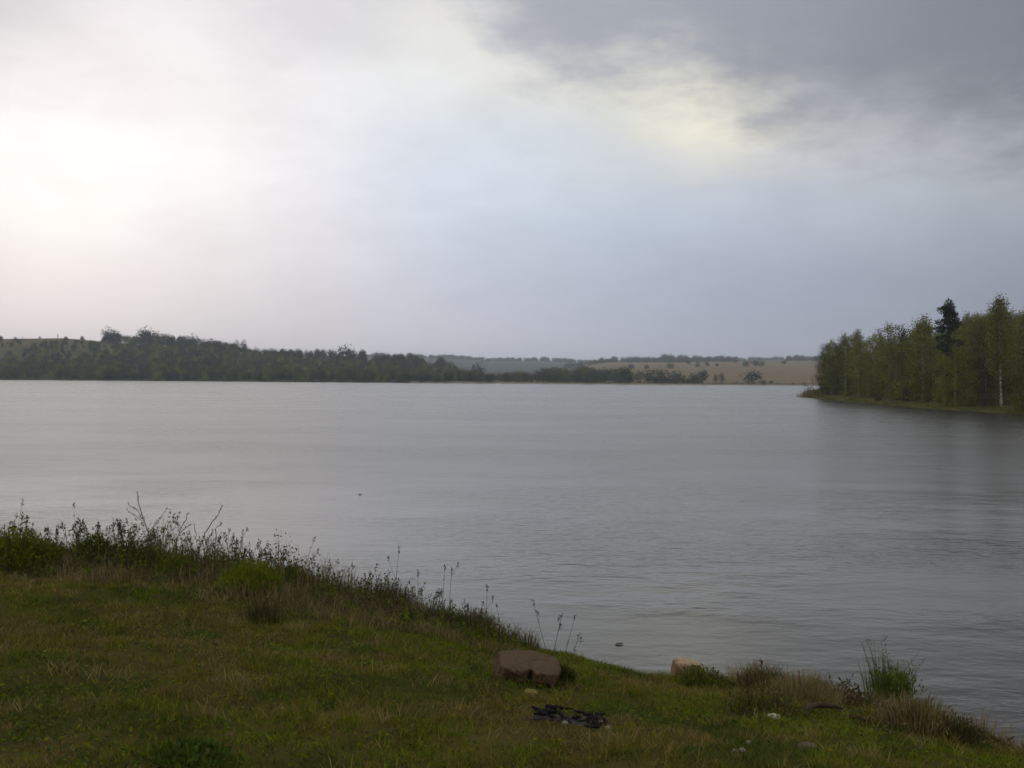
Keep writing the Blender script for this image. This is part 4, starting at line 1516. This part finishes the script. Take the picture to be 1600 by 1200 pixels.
place_clump('leafy_bush', clump(.32, .07, 420, [(0.06, 0.09, 0.012), (0.05, 0.075, 0.012)], 915, .8), spot(300, 1192), 'dark green leafy clump at the very bottom of the lawn', 'clump')
place_clump('grass_tuft', clump(.45, .2, 700, W_DARK + W_BROWN, 916, .3, .006, .008, .04), spot(415, 965), 'dark brown tuft in front of the brightest green clump', 'grass tuft')

# feathery green shrub
st, lf = Geo(), Geo()
r_keep = rng
rng = np.random.default_rng(55)
for i in range(30):
    a, rr = rng.uniform(0, 6.28), rng.random() ** .7 * .10
    b0 = np.array([math.cos(a) * rr + .05, math.sin(a) * rr, -.02])
    H = rng.uniform(.34, .66)
    lean_ = np.array([rng.normal(-.02, .10), rng.normal(0, .08), 0])
    s = np.linspace(0, 1, 7)[:, None]
    pts_ = b0 + np.array([0, 0, H]) * s + lean_ * s ** 1.5
    st.tube(pts_, np.linspace(.0028, .001, 7), pick([(0.05, 0.06, 0.022), (0.06, 0.055, 0.025)], 1)[0], 3)
    m = 40
    u_ = rng.uniform(.15, 1, m)
    p = np.stack([np.interp(u_, s[:, 0], pts_[:, j]) for j in range(3)], 1)
    a2 = rng.uniform(0, 6.28, m)
    lf.leaves(p, np.stack([np.cos(a2), np.sin(a2), rng.uniform(.5, 1.8, m)], 1), rng.uniform(.018, .04, m), .004, pick([(0.075, 0.105, 0.022), (0.045, 0.065, 0.022), (0.07, 0.095, 0.025)], m))
m = 700
p = np.stack([.12 + rng.normal(0, .09, m), rng.normal(0, .08, m), rng.random(m) ** .8 * .34], 1)
lf.leaves(p, rng.normal(0, .5, (m, 3)) + np.array([0, 0, 1]), rng.uniform(.03, .06, m), .012, pick(BRIGHT[2:] + L_GREEN, m))
m = 520
a, rr = rng.uniform(0, 6.28, m), rng.random(m) ** .6
px_b = np.stack([.08 + np.cos(a) * rr * .17, np.sin(a) * rr * .12, np.full(m, -.02)], 1)
lf.blades(px_b, rng.uniform(.18, .52, m), rng.uniform(.004, .007, m), rng.uniform(.01, .10, m), a, pick([(0.09, 0.125, 0.016), (0.075, 0.105, 0.018), (0.11, 0.14, 0.016)], m), .5)
rng = r_keep
e = empty('feathery_shrub', spot(1378, 1102), 'feathery fresh green shrub with upright shoots at the waters edge on the right', 'shrub')
link('stems', st.mesh('shrub_stems', M_STEM), e)
link('leaves', lf.mesh('shrub_leaves', M_LEAF), e)


# ------------------------------------------------------------------ stones
def stone_mesh(name, sx, sy, sz, seed, m, flat=0.6, rough=.16, res=24, notch=None):
    n1, n2 = res, res * 2
    th = np.linspace(0.0001, math.pi - .0001, n1)
    ph = np.arange(n2) / n2 * 2 * math.pi
    TH, PH = np.meshgrid(th, ph, indexing='ij')

    def se(v, p_):
        return np.sign(v) * np.abs(v) ** p_
    x = se(np.cos(PH), flat) * se(np.sin(TH), flat)
    y = se(np.sin(PH), flat) * se(np.sin(TH), flat)
    z = se(np.cos(TH), flat)
    nz = fbm(x * 1.7 + 3 * z, y * 1.7 + z * 2, seed, 4, 1.3) - .5
    nz2 = fbm(x * 3 + 2 * z, y * 3 - z * 2, seed + 3, 4, 2.6) - .5
    # same value round the seam and at the poles
    r_ = 1 + rough * 2 * nz + rough * .9 * nz2
    r_[0, :] = r_[0, :].mean()
    r_[-1, :] = r_[-1, :].mean()
    V = np.stack([x * r_ * sx / 2, y * r_ * sy / 2, z * r_ * sz / 2], -1)
    if notch:
        for (nx, nyy, nz_, rad, dep) in notch:
            d = np.sqrt(((V[..., 0] - nx) / rad[0]) ** 2 + ((V[..., 1] - nyy) / rad[1]) ** 2 + ((V[..., 2] - nz_) / rad[2]) ** 2)
            V[..., 1] += dep * np.exp(-d ** 2 * 1.6)
    i = np.arange(n1 * n2).reshape(n1, n2)
    j = np.roll(i, -1, 1)
    q = np.stack([i[:-1], i[1:], j[1:], j[:-1]], -1).reshape(-1, 4)
    return mesh_np(name, V.reshape(-1, 3), [q], None, [m], None, True)


def block_mesh(name, sx, sy, sz, seed, m, n=26, p=5.0, rough=.08, notches=(), taper=.0, cuts=16):
    """a boulder grown from a rounded block: uniform grid on all six sides"""
    import bmesh
    bm = bmesh.new()
    bmesh.ops.create_grid(bm, x_segments=1, y_segments=1, size=1)
    bm.clear()
    lin_ = np.linspace(-1, 1, n)
    A, B = np.meshgrid(lin_, lin_, indexing='ij')
    vs_, fs_, base = [], [], 0
    for ax in range(3):
        for sgn in (-1, 1):
            P = np.zeros((n, n, 3))
            P[..., ax] = sgn
            P[..., (ax + 1) % 3] = A
            P[..., (ax + 2) % 3] = B
            i = np.arange(n * n).reshape(n, n) + base
            q = np.stack([i[:-1, :-1], i[1:, :-1], i[1:, 1:], i[:-1, 1:]], -1).reshape(-1, 4)
            if sgn < 0:
                q = q[:, ::-1]
            vs_.append(P.reshape(-1, 3))
            fs_.append(q)
            base += n * n
    V = np.concatenate(vs_)
    V = V / (np.abs(V) ** p).sum(1, keepdims=True) ** (1 / p)
    key = np.round(V * 4000).astype(np.int64)
    _, idx, inv = np.unique(key, axis=0, return_index=True, return_inverse=True)
    V = V[idx]
    Fq = inv.reshape(-1)[np.concatenate(fs_)]
    d = V / np.linalg.norm(V, axis=1, keepdims=True)
    big_n = fbm(V[:, 0] * 1.3 + V[:, 2] * .9, V[:, 1] * 1.3 - V[:, 2] * 1.1, seed, 3, 1.0) - .5
    mid_n = fbm(V[:, 0] * 3 + V[:, 1] * 1.7, V[:, 2] * 3 - V[:, 1] * 2.1, seed + 7, 4, 1.4) - .5
    V = V + d * (rough * 2 * big_n + rough * 1.5 * mid_n + rough * .55 * (fbm(V[:, 0] * 9 + V[:, 1] * 5, V[:, 2] * 9 - V[:, 1] * 6, seed + 9, 3, 1.2) - .5))[:, None]
    rc = np.random.default_rng(seed)
    for _ in range(cuts):                                  # broken planes
        nv = rc.normal(size=3) * np.array([1, 1, .7])
        nv /= np.linalg.norm(nv)
        ext = (V @ nv).max()
        over = np.maximum(V @ nv - ext * rc.uniform(.80, .95), 0)
        V = V - over[:, None] * nv * .92
    V = V + d * (rough * .28 * (fbm(V[:, 0] * 16 + V[:, 1] * 9, V[:, 2] * 16 - V[:, 1] * 11, seed + 12, 2, 1.2) - .5))[:, None]
    V[:, 2] += taper * V[:, 0] * (V[:, 2] > -.2)
    V = V * np.array([sx, sy, sz]) / 2
    for nx, nz_, rx, rz_, dep in notches:                  # clefts in the front face
        w = np.exp(-((V[:, 0] - nx) / rx) ** 2 - ((V[:, 2] - nz_) / rz_) ** 2) * (V[:, 1] < .02)
        V[:, 1] += dep * w
        V[:, 2] -= .12 * dep * w
    bm.free()
    return mesh_np(name, V, [Fq], None, [m], None, True)


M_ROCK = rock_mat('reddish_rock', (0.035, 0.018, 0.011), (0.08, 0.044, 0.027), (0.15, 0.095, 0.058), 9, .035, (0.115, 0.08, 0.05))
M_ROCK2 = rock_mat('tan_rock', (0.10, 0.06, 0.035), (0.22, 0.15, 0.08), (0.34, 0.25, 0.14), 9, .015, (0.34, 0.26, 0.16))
M_PALE = rock_mat('pale_stone', (0.2, 0.185, 0.12), (0.33, 0.31, 0.21), (0.43, 0.40, 0.28), 14, .004)
M_YELL = rock_mat('yellow_stone', (0.09, 0.07, 0.02), (0.15, 0.12, 0.035), (0.21, 0.17, 0.06), 14, .004)
M_GREY = rock_mat('grey_pebble', (0.10, 0.09, 0.055), (0.17, 0.155, 0.10), (0.25, 0.23, 0.15), 16, .004)
M_DULL = rock_mat('dull_stone', (0.06, 0.045, 0.028), (0.10, 0.075, 0.048), (0.14, 0.11, 0.07), 12, .006)
M_CHAR = rock_mat('charcoal', (0.006, 0.005, 0.006), (0.013, 0.011, 0.014), (0.035, 0.03, 0.034), 40, .006)
M_WOODD = rock_mat('rotten_wood', (0.025, 0.017, 0.012), (0.05, 0.034, 0.022), (0.10, 0.07, 0.05), 16, .008)

p0 = spot(826, 1071)
w_ = 112 / F * p0[1]
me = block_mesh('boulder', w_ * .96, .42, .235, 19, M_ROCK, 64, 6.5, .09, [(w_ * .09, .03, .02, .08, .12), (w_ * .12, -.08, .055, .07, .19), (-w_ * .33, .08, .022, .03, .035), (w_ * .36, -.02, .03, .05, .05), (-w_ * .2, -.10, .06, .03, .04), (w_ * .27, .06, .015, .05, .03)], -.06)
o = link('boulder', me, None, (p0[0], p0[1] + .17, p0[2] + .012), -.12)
o.rotation_euler = (R(3), R(4), -.14)
base_ = Geo()
m = 420
a = rng.uniform(0, 6.28, m)
qx = p0[0] + np.cos(a) * (w_ * .5 + rng.normal(.0, .02, m))
qy = p0[1] + .17 + np.sin(a) * (.21 + rng.normal(0, .02, m))
base_.blades(np.c_[qx, qy, ground_z(qx, qy) - .01], rng.uniform(.04, .12, m), rng.uniform(.004, .007, m), rng.uniform(.01, .06, m), rng.uniform(0, 6.28, m), pick(L_GREEN + L_OLIVE + W_BROWN[:2], m))
tag(link('boulder_fringe_grass', base_.mesh('boulder_fringe_grass', M_GRASS)), 'longer grass growing round the foot of the big boulder', 'grass', None, 'stuff')
tag(o, 'big flat topped reddish brown boulder with a dark cleft in the grass near the water', 'boulder')
p0 = spot(1082, 1047)
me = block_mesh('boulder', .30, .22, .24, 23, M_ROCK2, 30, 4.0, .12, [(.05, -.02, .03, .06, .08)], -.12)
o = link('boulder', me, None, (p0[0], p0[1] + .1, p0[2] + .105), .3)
o.rotation_euler = (R(4), R(9), .2)
tag(o, 'small pale tan boulder at the edge of the bank against the water', 'boulder')
for px, py, sx, sy, sz, m, lab in [
    (833, 1086, .10, .07, .05, M_YELL, 'yellowish stone lying in the grass just below the big boulder'),
    (1213, 1124, .08, .06, .045, M_PALE, 'white stone lying in front of the dark leafy bush'),
    (1267, 1170, .10, .07, .035, M_DULL, 'flat dull brown stone sunk in the grass right of the pale pebbles'),
    (443, 1111, .035, .03, .03, M_GREY, 'single white pebble in the lawn on the left'),
    (944, 1134, .05, .045, .045, M_GREY, 'pale stone on the right end of the burnt patch'),
    (955, 1141, .035, .03, .03, M_GREY, 'smallest pale pebble just below the right end of the burnt patch'),
    (887, 1133, .035, .03, .028, M_GREY, 'small pale stone at the lower edge of the burnt patch'),
    (1153, 1177, .032, .028, .026, M_GREY, 'left one of two pale pebbles side by side near the bottom of the lawn'),
    (1165, 1176, .036, .03, .028, M_GREY, 'right one of two pale pebbles side by side near the bottom of the lawn'),
    (1175, 1163, .03, .028, .022, M_GREY, 'pale pebble above the two pebbles near the bottom of the lawn'),
    (895, 1013, .035, .03, .04, M_PALE, 'small whitish stone at the waterline behind the big boulder'),
]:
    p0 = spot(px, py)
    me = stone_mesh('stone', sx, sy, sz, int(px), m, .75, .2, 12)
    tag(link('stone', me, None, (p0[0], p0[1], p0[2] + sz * .12), rng.uniform(-.5, .5)), lab, 'stone')

g = Geo()
for i in range(330):
    x_ = r5.uniform(-.1, 3.3)
    ys_, _z = shore(x_)
    yy_ = np.linspace(ys_ - .5, ys_ + .6, 60)
    zz_ = ground_z(np.full(60, x_), yy_)
    y_ = yy_[np.argmin(np.abs(zz_ - r5.uniform(-.02, .07)))] + r5.normal(0, .03)
    z_ = float(ground_z(x_, y_))
    s_ = r5.uniform(.006, .024) * (1.6 if r5.random() < .08 else 1)
    th_ = np.arange(6) / 6 * 6.283
    ring_ = np.stack([np.cos(th_) * s_ * r5.uniform(.7, 1.4), np.sin(th_) * s_, np.zeros(6)], 1) * r5.uniform(.75, 1.2, (6, 1))
    V_ = np.concatenate([ring_ + [0, 0, -s_ * .4], ring_ * .75 + [0, 0, s_ * .45], [[0, 0, s_ * .6]]]) + [x_, y_, z_]
    g.add(V_, np.array([(0.10, 0.085, 0.06), (0.15, 0.12, 0.085), (0.06, 0.05, 0.04)][int(r5.integers(3))]) * r5.uniform(.7, 1.2), [(6 + k, 6 + (k + 1) % 6, 12) for k in range(6)], [(k, (k + 1) % 6, 6 + (k + 1) % 6, 6 + k) for k in range(6)])
tag(link('shore_pebbles', g.mesh('shore_pebbles', M_STEM)), 'small muddy pebbles along the waterline of the bank', 'pebbles', None, 'stuff')

# burnt patch: charred sticks on a bed of ash
e = empty('burnt_campfire', spot(897, 1127), 'black burnt campfire remains, a strip of charred sticks in the lawn', 'campfire')
pc = spot(897, 1127)


def world_local(px, py):
    q = spot(px, py)
    return q - pc


g = Geo()
nr, na = 7, 40
vv = [(0, 0, .012)]
for i in range(1, nr):
    for k in range(na):
        a = k / na * 2 * math.pi
        rr = i / (nr - 1) * (1 + .55 * (float(fbm(math.cos(a) * 2, math.sin(a) * 2, 91, 3, 2.5)) - .5) * 2)
        lx, ly = math.cos(a) * .26 * rr, math.sin(a) * .10 * rr
        X_, Y_ = lx * .95 + ly * .3, -lx * .3 + ly * .95
        wz = float(ground_z(pc[0] + X_, pc[1] + Y_)) - pc[2]
        vv.append((X_, Y_, wz + .022 * float(fbm(X_, Y_, 92, 3, 28)) * (1 if i < nr - 1 else 0) - (.004 if i < nr - 1 else .012)))
vv = np.array(vv)
f3_ = [(0, 1 + k, 1 + (k + 1) % na) for k in range(na)]
f4_ = [(1 + (i - 1) * na + k, 1 + i * na + k, 1 + i * na + (k + 1) % na, 1 + (i - 1) * na + (k + 1) % na) for i in range(1, nr - 1) for k in range(na)]
M_ASH = rock_mat('ash', (0.008, 0.007, 0.008), (0.02, 0.018, 0.018), (0.11, 0.10, 0.095), 26, .006)
me = mesh_np('ash_bed', vv, [np.array(f3_), np.array(f4_)], None, [M_ASH], None, False)
link('ash_bed', me, e)
r6 = np.random.default_rng(66)
for k_ in range(22):
    cx = r6.uniform(846, 950)
    cy_ = np.interp(cx, [846, 950], [1115, 1137]) + r6.normal(0, 5)
    c0 = world_local(cx, cy_)
    L, a, rr = r6.uniform(.04, .17), r6.normal(-.25, .7), r6.uniform(.007, .018)
    kk = np.linspace(-.5, .5, 7)
    pts_ = c0 + np.stack([kk * L * math.cos(a), kk * L * math.sin(a), kk * r6.normal(0, .25) * L], 1) + r6.normal(0, .003, (7, 3)) + np.array([0, 0, rr + .008])
    rad = rr * r6.uniform(.7, 1.2, 7)
    rad[0] *= .5
    rad[-1] *= .4
    g = Geo()
    g.tube(pts_, rad, (0.02, 0.02, 0.02), 6)
    link('charred_stick', g.mesh('charred_stick', M_CHAR, False), e)

# driftwood and logs in the right hand tangle
for nm, x0, y0, x1, y1, rr, lab in [
    ('log', 1264, 1122, 1310, 1110, .022, 'dark half buried log in the tangle right of the white stone'),
    ('driftwood_branch', 1330, 1124, 1362, 1130, .016, 'short reddish driftwood piece below the feathery shrub'),
    ('driftwood_branch', 1333, 1118, 1356, 1114, .009, 'pale curved twig lying under the feathery shrub'),
    ('driftwood_branch', 1478, 1116, 1494, 1104, .008, 'reddish twig sticking out at the right end of the bank'),
    ('driftwood_branch', 1372, 1142, 1408, 1152, .008, 'pale forked twig in the grass below the yellowish tuft'),
    ('driftwood_branch', 132, 862, 172, 876, .016, 'brown broken branch lying in the weeds left of the dry weeds'),
]:
    a_, b_ = spot(x0, y0), spot(x1, y1)
    L = np.linalg.norm(b_ - a_)
    kk = np.linspace(0, 1, 8)
    pts_ = np.stack([(kk) * L, .06 * L * np.sin(kk * 4), kk * (b_[2] - a_[2]) + rr * (.2 if nm == 'log' else .8) + .05 * L * np.sin(kk * 3)], 1)
    g = Geo()
    g.tube(pts_, rr * np.interp(kk, [0, .1, .8, 1], [.6, 1, .8, .35]), (0.1, 0.1, 0.1), 7)
    if nm != 'log':
      g.tube(np.array([pts_[4], pts_[4] + np.array([.15 * L, .12 * L, .1 * L])]), [rr * .5, rr * .2], (0.1, 0.1, 0.1), 5)
    o = link(nm, g.mesh(nm, M_WOODD, True), None, a_, math.atan2(b_[1] - a_[1], b_[0] - a_[0]))
    tag(o, lab, 'log' if nm == 'log' else 'branch')

# floating twigs
def on_water(px, py):
    y = CAM_Z * F / (py - hor(px))
    return np.array([(px - 800) / F * y, y, 0])


for px, py, L, lab in [(971, 1008, .10, 'small dark twig floating on the water right of the boulder'), (564, 773, .10, 'tiny dark piece of debris floating far out on the lake')]:
    c0 = on_water(px, py)
    g = Geo()
    kk = np.linspace(-.5, .5, 7)
    g.tube(np.stack([kk * L, .04 * L * np.sin(kk * 9), .01 + .02 * L * np.cos(kk * 5)], 1), np.array([.004, .012, .015, .014, .012, .009, .003]) * .6, (0.04, 0.035, 0.03), 6)
    g.tube(np.array([(0, 0, .01), (.1 * L, .02, .14 * L), (.16 * L, .03, .2 * L)]), [.004, .003, .002], (0.04, 0.035, 0.03), 4)
    tag(link('floating_twig', g.mesh('floating_twig', M_STEM, True), None, c0, .15), lab, 'twig')

# dandelions
st, hd = Geo(), Geo()
st.tube([(0, 0, -.01), (.004, 0, .03), (.006, .002, .055)], [.0022, .002, .0018], (0.09, 0.1, 0.03), 4)
m = 26
a = rng.uniform(0, 6.28, m)
hd.leaves(np.tile([.006, .002, .055], (m, 1)), np.stack([np.cos(a), np.sin(a), rng.uniform(.1, 1.5, m)], 1), .014, .006, pick([(0.36, 0.30, 0.02), (0.3, 0.24, 0.015)], m, .1))
dm = (st.mesh('dandelion_stem', M_STEM), hd.mesh('dandelion_head', M_LEAF))
for i, (px, py) in enumerate([(985, 1130), (868, 1113), (608, 1165), (571, 1131), (798, 1123), (878, 1172), (1000, 1080), (742, 1006), (735, 1118), (1005, 1138), (840, 1174), (1302, 1192), (660, 1040), (470, 1075), (1080, 1140), (520, 1100)]):
    e = empty('dandelion', spot(px, py), 'tiny yellow dandelion flower dotted in the short lawn', 'flower', 'dandelions dotted in the lawn', rng.uniform(0, 6), rng.uniform(.6, .95))
    link('stem', dm[0], e)
    link('flower_head', dm[1], e)

# ------------------------------------------------------------------ haze over the lake
M_HAZE, T, o = mat('haze')
pv = T.new('ShaderNodeVolumePrincipled')
pv.inputs['Color'].default_value = (0.80, 0.89, 1.0, 1)
pv.inputs['Density'].default_value = 0.00026
pv.inputs['Anisotropy'].default_value = 0.3
T.l.new(pv.outputs[0], o.inputs['Volume'])
x0, x1, y0, y1, z0, z1 = -4200, 4200, -4200, 4200, -3.4, 72
me = mesh_np('haze', [(x0, y0, z0), (x1, y0, z0), (x1, y1, z0), (x0, y1, z0), (x0, y0, z1), (x1, y0, z1), (x1, y1, z1), (x0, y1, z1)],
             [np.array([(0, 3, 2, 1), (4, 5, 6, 7), (0, 1, 5, 4), (1, 2, 6, 5), (2, 3, 7, 6), (3, 0, 4, 7)])], None, [M_HAZE])
tag(link('haze', me), 'thin grey haze over the lake', None, None, 'stuff')
